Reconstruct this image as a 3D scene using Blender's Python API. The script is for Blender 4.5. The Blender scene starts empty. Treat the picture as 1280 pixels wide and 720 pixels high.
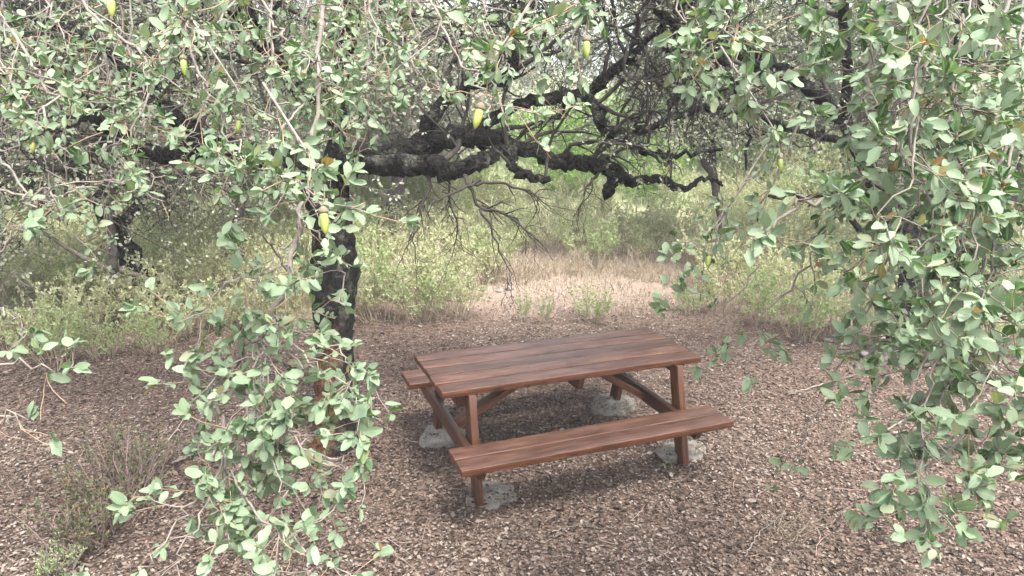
import bpy, bmesh, math
import numpy as np
from mathutils import Vector, Matrix

rng = np.random.default_rng(11)
sc = bpy.context.scene
COL = sc.collection

# ------------------------------------------------------------------ camera
F_PX, PITCH, CAM_H, ROLL = 850.98, 0.268, 2.498, 0.017
CAM = np.array([0.0, 0.0, CAM_H])
_r = np.array([1.0, 0, 0]); _f = np.array([0, math.cos(PITCH), -math.sin(PITCH)])
_u = np.array([0, math.sin(PITCH), math.cos(PITCH)])

R_ = _r * math.cos(ROLL) + _u * math.sin(ROLL)
U_ = _u * math.cos(ROLL) - _r * math.sin(ROLL)


def at(px, py, d):
    return CAM + d * (_f + R_ * (px - 640) / F_PX + U_ * (360 - py) / F_PX)


def project(P):
    q = np.asarray(P) - CAM
    d = q @ _f
    return 640 + F_PX * (q @ R_) / d, 360 - F_PX * (q @ U_) / d, d


cam = bpy.data.cameras.new("camera")
cam.sensor_width = 36
cam.lens = F_PX / 1280 * 36
cam.clip_start = 0.05
cam.clip_end = 2000
co = bpy.data.objects.new("camera", cam)
COL.objects.link(co)
M = Matrix.Identity(4)
for i in range(3):
    M[i][0], M[i][1], M[i][2], M[i][3] = R_[i], U_[i], -_f[i], CAM[i]
co.matrix_world = M
sc.camera = co


# ------------------------------------------------------------------ mesh helpers
def mk(name, V, faces, mats, midx=None, rnd=None, parent=None, origin=None, smooth=False, gc=None, label=None):
    """faces: list of (m,k) int arrays; midx / rnd: arrays over all faces in order."""
    V = np.asarray(V, dtype=np.float64)
    if origin is not None:
        V = V - np.asarray(origin)
    me = bpy.data.meshes.new(name)
    faces = [f for f in faces if len(f)]
    tot = np.concatenate([np.full(len(f), f.shape[1], dtype=np.int32) for f in faces])
    loops = np.concatenate([f.reshape(-1) for f in faces]).astype(np.int32)
    me.vertices.add(len(V))
    me.vertices.foreach_set("co", V.astype(np.float32).ravel())
    me.loops.add(len(loops))
    me.loops.foreach_set("vertex_index", loops)
    me.polygons.add(len(tot))
    me.polygons.foreach_set("loop_start", np.concatenate([[0], np.cumsum(tot)[:-1]]).astype(np.int32))
    me.polygons.foreach_set("loop_total", tot)
    for m in mats:
        me.materials.append(m)
    if midx is not None:
        me.polygons.foreach_set("material_index", np.asarray(midx, dtype=np.int32))
    if smooth:
        me.polygons.foreach_set("use_smooth", np.ones(len(tot), dtype=bool))
    if rnd is not None:
        a = me.attributes.new("rnd", 'FLOAT', 'FACE')
        a.data.foreach_set("value", np.asarray(rnd, dtype=np.float32))
    if gc is not None:
        a = me.attributes.new("gc", 'FLOAT_VECTOR', 'POINT')
        a.data.foreach_set("vector", np.asarray(gc, dtype=np.float32).ravel())
    me.update(calc_edges=True)
    ob = bpy.data.objects.new(name, me)
    COL.objects.link(ob)
    if parent is not None:
        ob.parent = parent
    if label:
        ob["label"] = label
    return ob


class Acc:
    """collects tubes and leaves into one mesh"""
    def __init__(s):
        s.V = []; s.F = []; s.M = []; s.R = []; s.n = 0

    def add(s, V, F, mi, rnd=None):
        if len(V) == 0:
            return
        s.V.append(V)
        for f in F:
            s.F.append(f + s.n)
            s.M.append(np.full(len(f), mi))
        if rnd is None:
            rnd = [np.zeros(len(f)) for f in F]
        s.R += rnd
        s.n += len(V)

    def build(s, name, mats, parent=None, origin=None, smooth=False, label=None):
        if not s.V:
            return None
        return mk(name, np.concatenate(s.V), s.F, mats, np.concatenate(s.M), np.concatenate(s.R), parent, origin, smooth, None, label)


def nrm(a):
    return a / np.maximum(np.linalg.norm(a, axis=-1, keepdims=True), 1e-9)


def tubes(P, R, s=5, cap=False, bump=0.0):
    """P (n,k,3), R (n,k)"""
    n, k, _ = P.shape
    T = np.empty_like(P)
    T[:, 1:-1] = P[:, 2:] - P[:, :-2]
    T[:, 0] = P[:, 1] - P[:, 0]
    T[:, -1] = P[:, -1] - P[:, -2]
    T = nrm(T)
    ref = nrm(P[:, -1] - P[:, 0])
    alt = np.where(np.abs(ref[:, 2:3]) < 0.75, np.array([[0, 0, 1.0]]), np.array([[0.3, 1.0, 0]]))
    A = nrm(np.cross(T, alt[:, None, :]))
    if n == 1:                                  # parallel transport for long single limbs
        a = A[0, 0]
        for i in range(k):
            a = a - T[0, i] * (a @ T[0, i])
            a = a / max(np.linalg.norm(a), 1e-9)
            A[0, i] = a
    B = np.cross(T, A)
    ang = np.linspace(0, 2 * math.pi, s, endpoint=False)
    rr = R[:, :, None] * np.ones(s)
    if bump:
        rr = rr * (1 + bump * rng.standard_normal((n, k, s)))
    V = P[:, :, None, :] + rr[..., None] * (np.cos(ang)[None, None, :, None] * A[:, :, None, :] + np.sin(ang)[None, None, :, None] * B[:, :, None, :])
    idx = np.arange(n * k * s).reshape(n, k, s)
    i0 = idx[:, :-1, :]; i1 = idx[:, 1:, :]
    q = np.stack([i0, np.roll(i0, -1, 2), np.roll(i1, -1, 2), i1], -1).reshape(-1, 4)
    F = [q]
    if cap:
        F.append(idx[:, -1, :].reshape(n, s))
        F.append(idx[:, 0, ::-1].reshape(n, s))
    return V.reshape(-1, 3), F


def smooth_path(pts, k, jitter=0.0):
    """Catmull-Rom resample, pts (m,4) = xyz + radius -> (k,3),(k,)"""
    p = np.asarray(pts, float)
    p = np.vstack([2 * p[0] - p[1], p, 2 * p[-1] - p[-2]])
    m = len(p) - 3
    t = np.linspace(0, m - 1e-6, k)
    i = t.astype(int); u = (t - i)[:, None]
    a, b, c, d = p[i], p[i + 1], p[i + 2], p[i + 3]
    q = 0.5 * (2 * b + (c - a) * u + (2 * a - 5 * b + 4 * c - d) * u ** 2 + (3 * b - a - 3 * c + d) * u ** 3)
    X = q[:, :3].copy(); r = np.maximum(q[:, 3], 0.001)
    if jitter:
        j = rng.standard_normal((k, 3)) * jitter
        j[0] = 0
        X += j * (r / r.max())[:, None] ** 0.3
    return X, r


def grow(P, R, n, t0=0.2, t1=1.0, L=(0.3, 0.6), ang=60, bias=(0, 0, 0.2), wander=0.25, grav=0.0, k=6, rfac=0.6, rtip=0.002, rmax=1.0, Lr=0.0):
    """side shoots from polylines P (m,k0,3)"""
    seg = np.linalg.norm(np.diff(P, axis=1), axis=2)
    w = seg.sum(1)
    par = rng.choice(len(P), n, p=w / w.sum())
    t = t0 + (t1 - t0) * rng.random(n)
    x = t * (P.shape[1] - 1) * 0.99999
    i = x.astype(int); u = (x - i)[:, None]
    p0 = P[par, i] * (1 - u) + P[par, i + 1] * u
    tan = nrm(P[par, i + 1] - P[par, i])
    r0 = R[par, i] * (1 - u[:, 0]) + R[par, i + 1] * u[:, 0]
    side = rng.standard_normal((n, 3))
    side = nrm(side - tan * np.sum(side * tan, 1, keepdims=True))
    a = np.radians(ang + 15 * rng.standard_normal(n))[:, None]
    d = nrm(tan * np.cos(a) + side * np.sin(a) + np.asarray(bias))
    ln = (L[0] + (L[1] - L[0]) * rng.random(n)) * (1 - 0.5 * t * Lr)
    Q = np.empty((n, k, 3)); Q[:, 0] = p0
    st = (ln / (k - 1))[:, None]
    for j in range(1, k):
        d = nrm(d + wander * rng.standard_normal((n, 3)) + np.array([0, 0, -grav]))
        Q[:, j] = Q[:, j - 1] + d * st
    rs = np.minimum(r0 * rfac, rmax)
    rs = np.maximum(rs, rtip)
    RR = rs[:, None] + (rtip - rs)[:, None] * np.linspace(0, 1, k)[None, :] ** 0.8
    return Q, RR


def leaf_sites(P, per, tmin=0.3, spread=0.9, fwd=0.55, up=0.1, nb=(0, -0.15, 0.8), nr=0.55):
    n, k, _ = P.shape
    m = n * per
    par = np.repeat(np.arange(n), per)
    t = tmin + (1 - tmin) * np.sqrt(rng.random(m))
    x = t * (k - 1) * 0.99999
    i = x.astype(int); u = (x - i)[:, None]
    p = P[par, i] * (1 - u) + P[par, i + 1] * u
    tan = nrm(P[par, i + 1] - P[par, i])
    a = nrm(tan * fwd + rng.standard_normal((m, 3)) * spread * 0.6 + np.array([0, 0, up]))
    nn = np.asarray(nb) + rng.standard_normal((m, 3)) * nr
    nn = nrm(nn - a * np.sum(nn * a, 1, keepdims=True))
    return p, a, nn


def leaves(p, a, nn, size, wid=0.55, kind='hi', petiole=0.12):
    """returns V, F, rnd lists"""
    n = len(p)
    b = np.cross(nn, a)
    sz = size[:, None]
    r = rng.random(n)
    w = (wid * (0.85 + 0.3 * rng.random(n)))[:, None] * sz * 0.5
    p = p + a * sz * petiole
    if kind == 'hi':
        ts = np.array([0, .16, .42, .70, .9, 1.0]); ws = np.array([0.06, .66, 1.0, .86, .48, 0.05])
        curl = (rng.random(n) * 0.6 - 0.38)[:, None] * sz
        fold = (0.05 + 0.45 * rng.random(n))[:, None]
        rows = []
        for t, q in zip(ts, ws):
            c = p + a * sz * t - nn * 0 + nn * curl * (t * t)
            wl = w * q * (1 + 0.15 * rng.standard_normal((n, 1)))
            wr = w * q * (1 + 0.15 * rng.standard_normal((n, 1)))
            rows.append(np.stack([c - b * wl + nn * wl * fold * (1 + .5 * rng.standard_normal((n, 1))), c, c + b * wr + nn * wr * fold], 1))
        V = np.stack(rows, 1)            # n,6,3,3
        base = (np.arange(n) * 18)[:, None]
        q = []
        for j in range(5):
            for s in range(2):
                q.append([j * 3 + s, j * 3 + s + 1, j * 3 + s + 4, j * 3 + s + 3])
        q = np.array(q)
        F = (base[:, :, None] + q[None]).reshape(-1, 4)
        return V.reshape(-1, 3), [F], [np.repeat(r, 10)]
    if kind == 'mid':
        f = (0.15 + 0.2 * rng.random(n))[:, None]
        c = nn * sz * (rng.random(n)[:, None] - .6) * 0.25
        V = np.stack([p, p + a * sz * .28 + b * w + nn * w * f, p + a * sz * .72 + b * w * .85 + nn * w * f + c * .5, p + a * sz + c,
                      p + a * sz * .72 - b * w * .85 + nn * w * f + c * .5, p + a * sz * .28 - b * w + nn * w * f], 1)
        base = (np.arange(n) * 6)[:, None]
        F = np.concatenate([base + np.array([[0, 1, 2, 3]]), base + np.array([[0, 3, 4, 5]])], 1).reshape(-1, 4)
        return V.reshape(-1, 3), [F], [np.repeat(r, 2)]
    V = np.stack([p, p + a * sz * .5 + b * w, p + a * sz, p + a * sz * .5 - b * w], 1)
    F = np.arange(n * 4).reshape(n, 4)
    return V.reshape(-1, 3), [F], [r]


# ------------------------------------------------------------------ materials
def newmat(name):
    m = bpy.data.materials.new(name)
    m.use_nodes = True
    nt = m.node_tree
    nt.nodes.clear()
    out = nt.nodes.new("ShaderNodeOutputMaterial")
    return m, nt, out


def N(nt, t, **kw):
    n = nt.nodes.new(t)
    for k, v in kw.items():
        setattr(n, k, v)
    return n


def ramp(nt, fac, stops, interp='LINEAR'):
    r = nt.nodes.new("ShaderNodeValToRGB")
    r.color_ramp.interpolation = interp
    e = r.color_ramp.elements
    while len(e) < len(stops):
        e.new(0.5)
    for el, (p, c) in zip(e, stops):
        el.position = p
        el.color = (*c, 1)
    nt.links.new(fac, r.inputs[0])
    return r.outputs[0]


def mix(nt, fac, a, b, mode='MIX'):
    m = nt.nodes.new("ShaderNodeMix")
    m.data_type = 'RGBA'; m.blend_type = mode
    for s, v in ((m.inputs[0], fac), (m.inputs[6], a), (m.inputs[7], b)):
        if isinstance(v, (int, float)):
            s.default_value = v
        elif isinstance(v, tuple):
            s.default_value = (*v, 1)
        else:
            nt.links.new(v, s)
    return m.outputs[2]


def noise(nt, scale, detail=4, rough=0.6, vec=None, dist=0.0):
    n = nt.nodes.new("ShaderNodeTexNoise")
    n.inputs["Scale"].default_value = scale
    n.inputs["Detail"].default_value = detail
    n.inputs["Roughness"].default_value = rough
    n.inputs["Distortion"].default_value = dist
    if vec is not None:
        nt.links.new(vec, n.inputs["Vector"])
    return n.outputs[0]


def bump(nt, h, strength, dist=0.01):
    b = nt.nodes.new("ShaderNodeBump")
    b.inputs["Strength"].default_value = strength
    b.inputs["Distance"].default_value = dist
    nt.links.new(h, b.inputs["Height"])
    return b.outputs[0]


def prin(nt, col, rough=0.8, spec=0.3, nor=None):
    p = nt.nodes.new("ShaderNodeBsdfPrincipled")
    if isinstance(col, tuple):
        p.inputs["Base Color"].default_value = (*col, 1)
    else:
        nt.links.new(col, p.inputs["Base Color"])
    if isinstance(rough, (int, float)):
        p.inputs["Roughness"].default_value = rough
    else:
        nt.links.new(rough, p.inputs["Roughness"])
    p.inputs["Specular IOR Level"].default_value = spec
    if nor is not None:
        nt.links.new(nor, p.inputs["Normal"])
    return p


def leaf_mat(name, stops, under=None, rough=0.5, spec=0.4, transl=0.25, tcol=None, mottle=False):
    m, nt, out = newmat(name)
    at_ = N(nt, "ShaderNodeAttribute", attribute_name="rnd")
    top = ramp(nt, at_.outputs["Fac"], stops)
    geo = N(nt, "ShaderNodeNewGeometry")
    nz = noise(nt, 60, 2, 0.5, geo.outputs["Position"])
    top = mix(nt, nz, top, mix(nt, 1.0, top, (0.72, 0.74, 0.7), 'MULTIPLY'))
    if mottle:
        ra = N(nt, "ShaderNodeAttribute", attribute_name="rib")
        top = mix(nt, ramp(nt, ra.outputs["Fac"], [(.72, (0, 0, 0)), (.92, (.55, .55, .55))]), top, (.24, .29, .15))
        n2 = noise(nt, 170, 3, .6, geo.outputs["Position"])
        top = mix(nt, ramp(nt, n2, [(.52, (0, 0, 0)), (.72, (.4, .4, .4))]), top, (.22, .24, .12))
        n3 = noise(nt, 420, 2, .5, geo.outputs["Position"])
        top = mix(nt, ramp(nt, n3, [(.66, (0, 0, 0)), (.72, (.8, .8, .8))]), top, (.11, .055, .025))
    col = top
    if under is not None:
        col = mix(nt, geo.outputs["Backfacing"], top, mix(nt, 0.75, top, under))
    p = prin(nt, col, rough, spec)
    t = N(nt, "ShaderNodeBsdfTranslucent")
    nt.links.new(mix(nt, 1.0, col, tcol or (1.1, 1.25, 0.7), 'MULTIPLY'), t.inputs[0])
    ms = N(nt, "ShaderNodeMixShader")
    ms.inputs[0].default_value = transl
    nt.links.new(p.outputs[0], ms.inputs[1]); nt.links.new(t.outputs[0], ms.inputs[2])
    nt.links.new(ms.outputs[0], out.inputs[0])
    return m


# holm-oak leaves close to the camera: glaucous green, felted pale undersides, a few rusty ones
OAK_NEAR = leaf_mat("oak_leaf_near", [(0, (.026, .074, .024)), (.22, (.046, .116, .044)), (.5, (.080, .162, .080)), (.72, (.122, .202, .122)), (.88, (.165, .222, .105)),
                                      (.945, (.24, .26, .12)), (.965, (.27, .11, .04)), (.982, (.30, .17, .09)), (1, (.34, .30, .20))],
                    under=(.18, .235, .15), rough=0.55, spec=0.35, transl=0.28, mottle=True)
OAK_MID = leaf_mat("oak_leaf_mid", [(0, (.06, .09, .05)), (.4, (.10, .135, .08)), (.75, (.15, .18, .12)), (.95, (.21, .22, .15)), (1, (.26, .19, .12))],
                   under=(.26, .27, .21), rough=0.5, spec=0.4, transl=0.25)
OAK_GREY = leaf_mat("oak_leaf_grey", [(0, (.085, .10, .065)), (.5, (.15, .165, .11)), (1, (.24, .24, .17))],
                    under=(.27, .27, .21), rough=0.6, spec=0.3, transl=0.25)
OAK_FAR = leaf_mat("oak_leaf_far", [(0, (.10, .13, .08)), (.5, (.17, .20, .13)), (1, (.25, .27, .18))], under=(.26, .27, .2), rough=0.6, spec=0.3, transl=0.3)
BRIGHT = leaf_mat("bright_bush_leaf", [(0, (.13, .22, .05)), (.5, (.20, .32, .085)), (1, (.30, .40, .14))], rough=0.55, spec=0.3, transl=0.48)
PALE = leaf_mat("pale_shrub_leaf", [(0, (.33, .345, .18)), (.4, (.45, .465, .29)), (.8, (.55, .555, .40)), (1, (.54, .49, .36))], rough=0.6, spec=0.3, transl=0.5, tcol=(1.08, 1.12, .85))
FRESH = leaf_mat("fresh_shrub_leaf", [(0, (.24, .31, .14)), (.5, (.36, .43, .22)), (1, (.48, .51, .32))], rough=0.6, spec=0.3, transl=0.5, tcol=(1.08, 1.15, .8))
DULL = leaf_mat("dull_bush_leaf", [(0, (.07, .085, .045)), (.6, (.13, .14, .075)), (.9, (.20, .18, .10)), (1, (.28, .14, .07))], rough=0.7, spec=0.2, transl=0.2)
STRAW = leaf_mat("straw", [(0, (.17, .125, .09)), (.5, (.29, .235, .17)), (1, (.42, .37, .28))], rough=0.7, spec=0.2, transl=0.25, tcol=(1, .95, .8))
LITTER = leaf_mat("fallen_leaf", [(0, (.022, .015, .012)), (.3, (.056, .040, .032)), (.6, (.122, .090, .074)), (.85, (.195, .152, .128)), (.97, (.235, .192, .168)), (1, (.28, .24, .215))],
                  rough=0.75, spec=0.18, transl=0.08, tcol=(1, .8, .6))


def twig_mat(name, a, b, scale=25):
    m, nt, out = newmat(name)
    g = N(nt, "ShaderNodeNewGeometry")
    n = noise(nt, scale, 4, .65, g.outputs["Position"])
    col = ramp(nt, n, [(.3, a), (.7, b)])
    nt.links.new(prin(nt, col, .85, .2, bump(nt, n, .4, .003)).outputs[0], out.inputs[0])
    return m


TWIG_PALE = twig_mat("pale_twig", (.10, .085, .072), (.235, .205, .18))
SHOOT = twig_mat("young_shoot", (.15, .10, .065), (.28, .20, .135), 30)
TWIG_DARK = twig_mat("dark_twig", (.012, .0105, .0095), (.058, .050, .043), 18)
TWIG_GREY = twig_mat("grey_twig", (.07, .06, .052), (.20, .175, .15), 18)
TWIG_TAN = twig_mat("tan_stem", (.20, .16, .11), (.36, .30, .22), 12)
TWIG_RED = twig_mat("shrub_stem", (.13, .085, .075), (.27, .20, .18), 12)


def bark_mat(name, red=None, zs=.35):
    """black fissured bark with pale lichen on it; red = (z, x) where the cork was taken off"""
    m, nt, out = newmat(name)
    g = N(nt, "ShaderNodeNewGeometry")
    mp = N(nt, "ShaderNodeMapping")
    mp.inputs["Scale"].default_value = (1, 1, zs)
    nt.links.new(g.outputs["Position"], mp.inputs[0])
    v = N(nt, "ShaderNodeTexVoronoi", feature='DISTANCE_TO_EDGE')
    v.inputs["Scale"].default_value = 26
    nt.links.new(mp.outputs[0], v.inputs["Vector"])
    n1 = noise(nt, 34, 6, .7, mp.outputs[0], .6)
    n2 = noise(nt, 6.5, 6, .7, g.outputs["Position"])
    col = ramp(nt, n1, [(.28, (.003, .0028, .0026)), (.55, (.0115, .0102, .0092)), (.8, (.055, .049, .044))])
    lich = ramp(nt, n2, [(.54, (0, 0, 0)), (.68, (1, 1, 1))])
    sn = N(nt, "ShaderNodeSeparateXYZ"); nt.links.new(g.outputs["True Normal"], sn.inputs[0])
    nn = N(nt, "ShaderNodeMath", operation='MULTIPLY')
    nt.links.new(lich, nn.inputs[0]); nt.links.new(n1, nn.inputs[1])
    col = mix(nt, nn.outputs[0], col, (.19, .19, .15))
    if red:
        sx = N(nt, "ShaderNodeSeparateXYZ")
        nt.links.new(g.outputs["Position"], sx.inputs[0])
        wob = noise(nt, 6, 3, .6, g.outputs["Position"])
        a = N(nt, "ShaderNodeMath", operation='MULTIPLY_ADD'); a.inputs[1].default_value = .35
        nt.links.new(wob, a.inputs[0]); nt.links.new(sx.outputs[2], a.inputs[2])          # z + .35*noise
        k1 = N(nt, "ShaderNodeMapRange"); k1.inputs[1].default_value = red[0] + .32; k1.inputs[2].default_value = red[0] - .05
        nt.links.new(a.outputs[0], k1.inputs[0])
        b = N(nt, "ShaderNodeMath", operation='MULTIPLY_ADD'); b.inputs[1].default_value = .12
        nt.links.new(wob, b.inputs[0]); nt.links.new(sx.outputs[0], b.inputs[2])
        k2 = N(nt, "ShaderNodeMapRange"); k2.inputs[1].default_value = red[1] + .10; k2.inputs[2].default_value = red[1] + .02
        nt.links.new(b.outputs[0], k2.inputs[0])
        kk = N(nt, "ShaderNodeMath", operation='MULTIPLY')
        nt.links.new(k1.outputs[0], kk.inputs[0]); nt.links.new(k2.outputs[0], kk.inputs[1])
        rc = ramp(nt, n1, [(.3, (.030, .013, .008)), (.6, (.095, .042, .025)), (.85, (.16, .085, .052))])
        col = mix(nt, kk.outputs[0], col, rc)
    h = N(nt, "ShaderNodeMath", operation='MULTIPLY_ADD'); h.inputs[1].default_value = 1.4
    nt.links.new(v.outputs[0], h.inputs[0]); nt.links.new(n1, h.inputs[2])
    nt.links.new(prin(nt, col, .9, .15, bump(nt, h.outputs[0], 1.0, .03)).outputs[0], out.inputs[0])
    return m


BARK = bark_mat("oak_bark", None, .9)
BARK_GREY = twig_mat("grey_bark", (.022, .019, .017), (.11, .098, .086), 20)
BARK_MAIN = bark_mat("oak_bark_stripped", (.80, -1.29))


def wood_mat():
    m, nt, out = newmat("stained_wood")
    g = N(nt, "ShaderNodeAttribute", attribute_name="gc")
    mp = N(nt, "ShaderNodeMapping"); mp.inputs["Scale"].default_value = (1.2, 26, 26)
    nt.links.new(g.outputs["Vector"], mp.inputs[0])
    mp2 = N(nt, "ShaderNodeMapping"); mp2.inputs["Scale"].default_value = (2.0, 7, 7)
    nt.links.new(g.outputs["Vector"], mp2.inputs[0])
    n1 = noise(nt, 2.2, 6, .65, mp.outputs[0], 1.2)
    n2 = noise(nt, 1.6, 4, .6, mp2.outputs[0])
    r = N(nt, "ShaderNodeAttribute", attribute_name="rnd")
    n3 = noise(nt, 3.0, 8, .75, mp.outputs[0], .4)
    col = ramp(nt, n1, [(.24, (.020, .007, .003)), (.5, (.074, .027, .011)), (.78, (.142, .058, .024))])
    # upper faces: weathered brown, with the sky's greyish rosy sheen painted in
    gn = N(nt, "ShaderNodeNewGeometry")
    sz = N(nt, "ShaderNodeSeparateXYZ"); nt.links.new(gn.outputs["True Normal"], sz.inputs[0])
    upf = N(nt, "ShaderNodeMapRange"); upf.inputs[1].default_value = .6; upf.inputs[2].default_value = .9
    nt.links.new(sz.outputs[2], upf.inputs[0])
    wth = ramp(nt, n1, [(.27, (.016, .007, .0045)), (.50, (.050, .022, .014)), (.76, (.100, .051, .036))])
    wth = mix(nt, ramp(nt, n2, [(.42, (0, 0, 0)), (.66, (.9, .9, .9))]), wth, mix(nt, n3, (.036, .016, .011), (.155, .086, .063)))
    col = mix(nt, upf.outputs[0], col, wth)
    streak = ramp(nt, n3, [(.36, (.22, .2, .2)), (.52, (1, 1, 1))])
    col = mix(nt, .8, col, streak, 'MULTIPLY')
    v = N(nt, "ShaderNodeTexVoronoi"); v.inputs["Scale"].default_value = 1.0
    mp3 = N(nt, "ShaderNodeMapping"); mp3.inputs["Scale"].default_value = (3.3, 7, 7)
    nt.links.new(g.outputs["Vector"], mp3.inputs[0]); nt.links.new(mp3.outputs[0], v.inputs["Vector"])
    knot = ramp(nt, v.outputs["Distance"], [(.05, (.28, .22, .2)), (.16, (1, 1, 1))])
    col = mix(nt, 1.0, col, knot, 'MULTIPLY')
    tint = ramp(nt, r.outputs["Fac"], [(0, (.58, .56, .58)), (1, (1.30, 1.22, 1.14))])
    col = mix(nt, 1.0, col, tint, 'MULTIPLY')
    ro = N(nt, "ShaderNodeMapRange"); ro.inputs[3].default_value = .30; ro.inputs[4].default_value = .55
    nt.links.new(n1, ro.inputs[0])
    nt.links.new(prin(nt, col, ro.outputs[0], .45, bump(nt, n1, .35, .004)).outputs[0], out.inputs[0])
    return m


WOOD = wood_mat()


def concrete_mat():
    m, nt, out = newmat("rough_concrete")
    g = N(nt, "ShaderNodeNewGeometry")
    n = noise(nt, 26, 8, .7, g.outputs["Position"]); n2 = noise(nt, 140, 4, .7, g.outputs["Position"])
    n3 = noise(nt, 7, 4, .6, g.outputs["Position"])
    col = ramp(nt, n, [(.3, (.14, .128, .11)), (.55, (.29, .272, .238)), (.8, (.43, .405, .365))])
    col = mix(nt, ramp(nt, n3, [(.5, (0, 0, 0)), (.7, (.7, .7, .7))]), col, (.17, .13, .10))
    h = mix(nt, .5, n, n2)
    nt.links.new(prin(nt, col, .95, .15, bump(nt, h, 1.0, .05)).outputs[0], out.inputs[0])
    return m


CONC = concrete_mat()


def stone_mat():
    m, nt, out = newmat("field_stone")
    g = N(nt, "ShaderNodeNewGeometry")
    n = noise(nt, 18, 8, .7, g.outputs["Position"])
    col = ramp(nt, n, [(.3, (.07, .062, .055)), (.7, (.19, .175, .16))])
    nt.links.new(prin(nt, col, .9, .2, bump(nt, n, .8, .02)).outputs[0], out.inputs[0])
    return m


STONE = stone_mat()


def ground_mat():
    m, nt, out = newmat("woodland_ground")
    g = N(nt, "ShaderNodeNewGeometry")
    P = g.outputs["Position"]
    sx = N(nt, "ShaderNodeSeparateXYZ"); nt.links.new(P, sx.inputs[0])
    nb = noise(nt, .8, 4, .6, P)
    nf = noise(nt, 38, 6, .75, P)
    nm = noise(nt, 5, 5, .65, P)
    vor = N(nt, "ShaderNodeTexVoronoi"); vor.inputs["Scale"].default_value = 55
    nt.links.new(P, vor.inputs["Vector"])
    soil = ramp(nt, nf, [(.3, (.025, .017, .013)), (.5, (.06, .042, .034)), (.7, (.13, .095, .078))])
    chip = ramp(nt, vor.outputs["Color"], [(.2, (.06, .038, .028)), (.6, (.14, .095, .072)), (.9, (.28, .21, .17))])
    soil = mix(nt, .5, soil, chip)
    soil = mix(nt, ramp(nt, nm, [(.45, (0, 0, 0)), (.75, (.6, .6, .6))]), soil, (.07, .047, .036))
    straw = ramp(nt, nf, [(.3, (.13, .095, .075)), (.55, (.23, .18, .145)), (.8, (.34, .29, .235))])
    green = ramp(nt, nf, [(.3, (.12, .13, .07)), (.6, (.21, .23, .13)), (.8, (.31, .31, .20))])

    def edge(sock, k, lo, hi):
        a = N(nt, "ShaderNodeMath", operation='MULTIPLY_ADD'); a.inputs[1].default_value = k
        nt.links.new(nb, a.inputs[0]); nt.links.new(sock, a.inputs[2])
        r = N(nt, "ShaderNodeMapRange"); r.interpolation_type = 'SMOOTHSTEP'
        r.inputs[1].default_value = lo; r.inputs[2].default_value = hi
        nt.links.new(a.outputs[0], r.inputs[0])
        return r.outputs[0]
    col = mix(nt, edge(sx.outputs[1], 2.6, 8.6, 10.6), soil, straw)
    lx = N(nt, "ShaderNodeMapRange"); lx.inputs[1].default_value = -1.6; lx.inputs[2].default_value = -2.6
    nt.links.new(sx.outputs[0], lx.inputs[0])
    lm = N(nt, "ShaderNodeMath", operation='MULTIPLY')
    nt.links.new(lx.outputs[0], lm.inputs[0]); nt.links.new(edge(sx.outputs[1], 1.5, 7.6, 9.0), lm.inputs[1])
    col = mix(nt, lm.outputs[0], col, ramp(nt, nf, [(.3, (.07, .07, .035)), (.6, (.15, .15, .08)), (.8, (.26, .25, .15))]))
    col = mix(nt, edge(sx.outputs[1], 6, 14, 20), col, green)
    h = mix(nt, .5, nf, vor.outputs["Distance"])
    nt.links.new(prin(nt, col, .95, .1, bump(nt, h, .8, .02)).outputs[0], out.inputs[0])
    return m


GROUND = ground_mat()


# ------------------------------------------------------------------ terrain
def sstep(x, a, b):
    t = np.clip((x - a) / (b - a), 0, 1)
    return t * t * (3 - 2 * t)


def gz(x, y):
    x = np.asarray(x, float); y = np.asarray(y, float)
    z = 0.018 * np.sin(1.9 * x + .6 * y) * np.cos(1.4 * y - .5 * x) + 0.012 * np.sin(4.1 * x + 1.3) * np.sin(3.7 * y)
    z = z * sstep(np.hypot(x - .3, y - 4.6), .9, 2.2)
    z = z + 0.9 * sstep(-y, -2.6, 0.2)
    t = np.maximum(y - 12.5, 0)
    z = z + 0.115 * np.minimum(t, 9) + 0.11 * np.clip(y - 21.5, 0, 24) + 0.03 * np.clip(y - 45.5, 0, 60)
    z = z + 0.35 * sstep(y, 13, 25) * np.sin(.21 * x + 1) + .4 * sstep(y, 20, 40) * np.sin(.13 * x + .11 * y)
    z = z + 0.05 * np.clip(np.abs(x) - 9, 0, 40) * sstep(y, -20, 10)
    z = z + 0.08 * np.exp(-((x - 3.95) ** 2 + (y - 6.4) ** 2) / .5)
    return z


def axis(lo, hi, fine_lo, fine_hi, nf, nc):
    a = lo + (fine_lo - lo) * (1 - (1 - np.linspace(0, 1, nc)) ** .4) if False else np.concatenate([
        fine_lo - (fine_lo - lo) * (np.linspace(1, 0, nc, endpoint=False) ** 2.2), np.linspace(fine_lo, fine_hi, nf), fine_hi + (hi - fine_hi) * (np.linspace(0, 1, nc + 1)[1:] ** 2.2)])
    return a


xs = axis(-160, 160, -8, 8, 140, 50)
ys = axis(-60, 170, 0, 16, 140, 60)
X, Y = np.meshgrid(xs, ys)
V = np.stack([X.ravel(), Y.ravel(), gz(X.ravel(), Y.ravel())], 1)
nx, ny = len(xs), len(ys)
I = np.arange(nx * ny).reshape(ny, nx)
Fq = np.stack([I[:-1, :-1], I[:-1, 1:], I[1:, 1:], I[1:, :-1]], -1).reshape(-1, 4)
g = mk("ground", V, [Fq], [GROUND], smooth=True)
g["kind"] = "structure"


# ------------------------------------------------------------------ tagging
def tag(o, label, cat, group=None, kind=None):
    if label: o["label"] = label
    if cat: o["category"] = cat
    if group: o["group"] = group
    if kind: o["kind"] = kind
    return o


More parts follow.
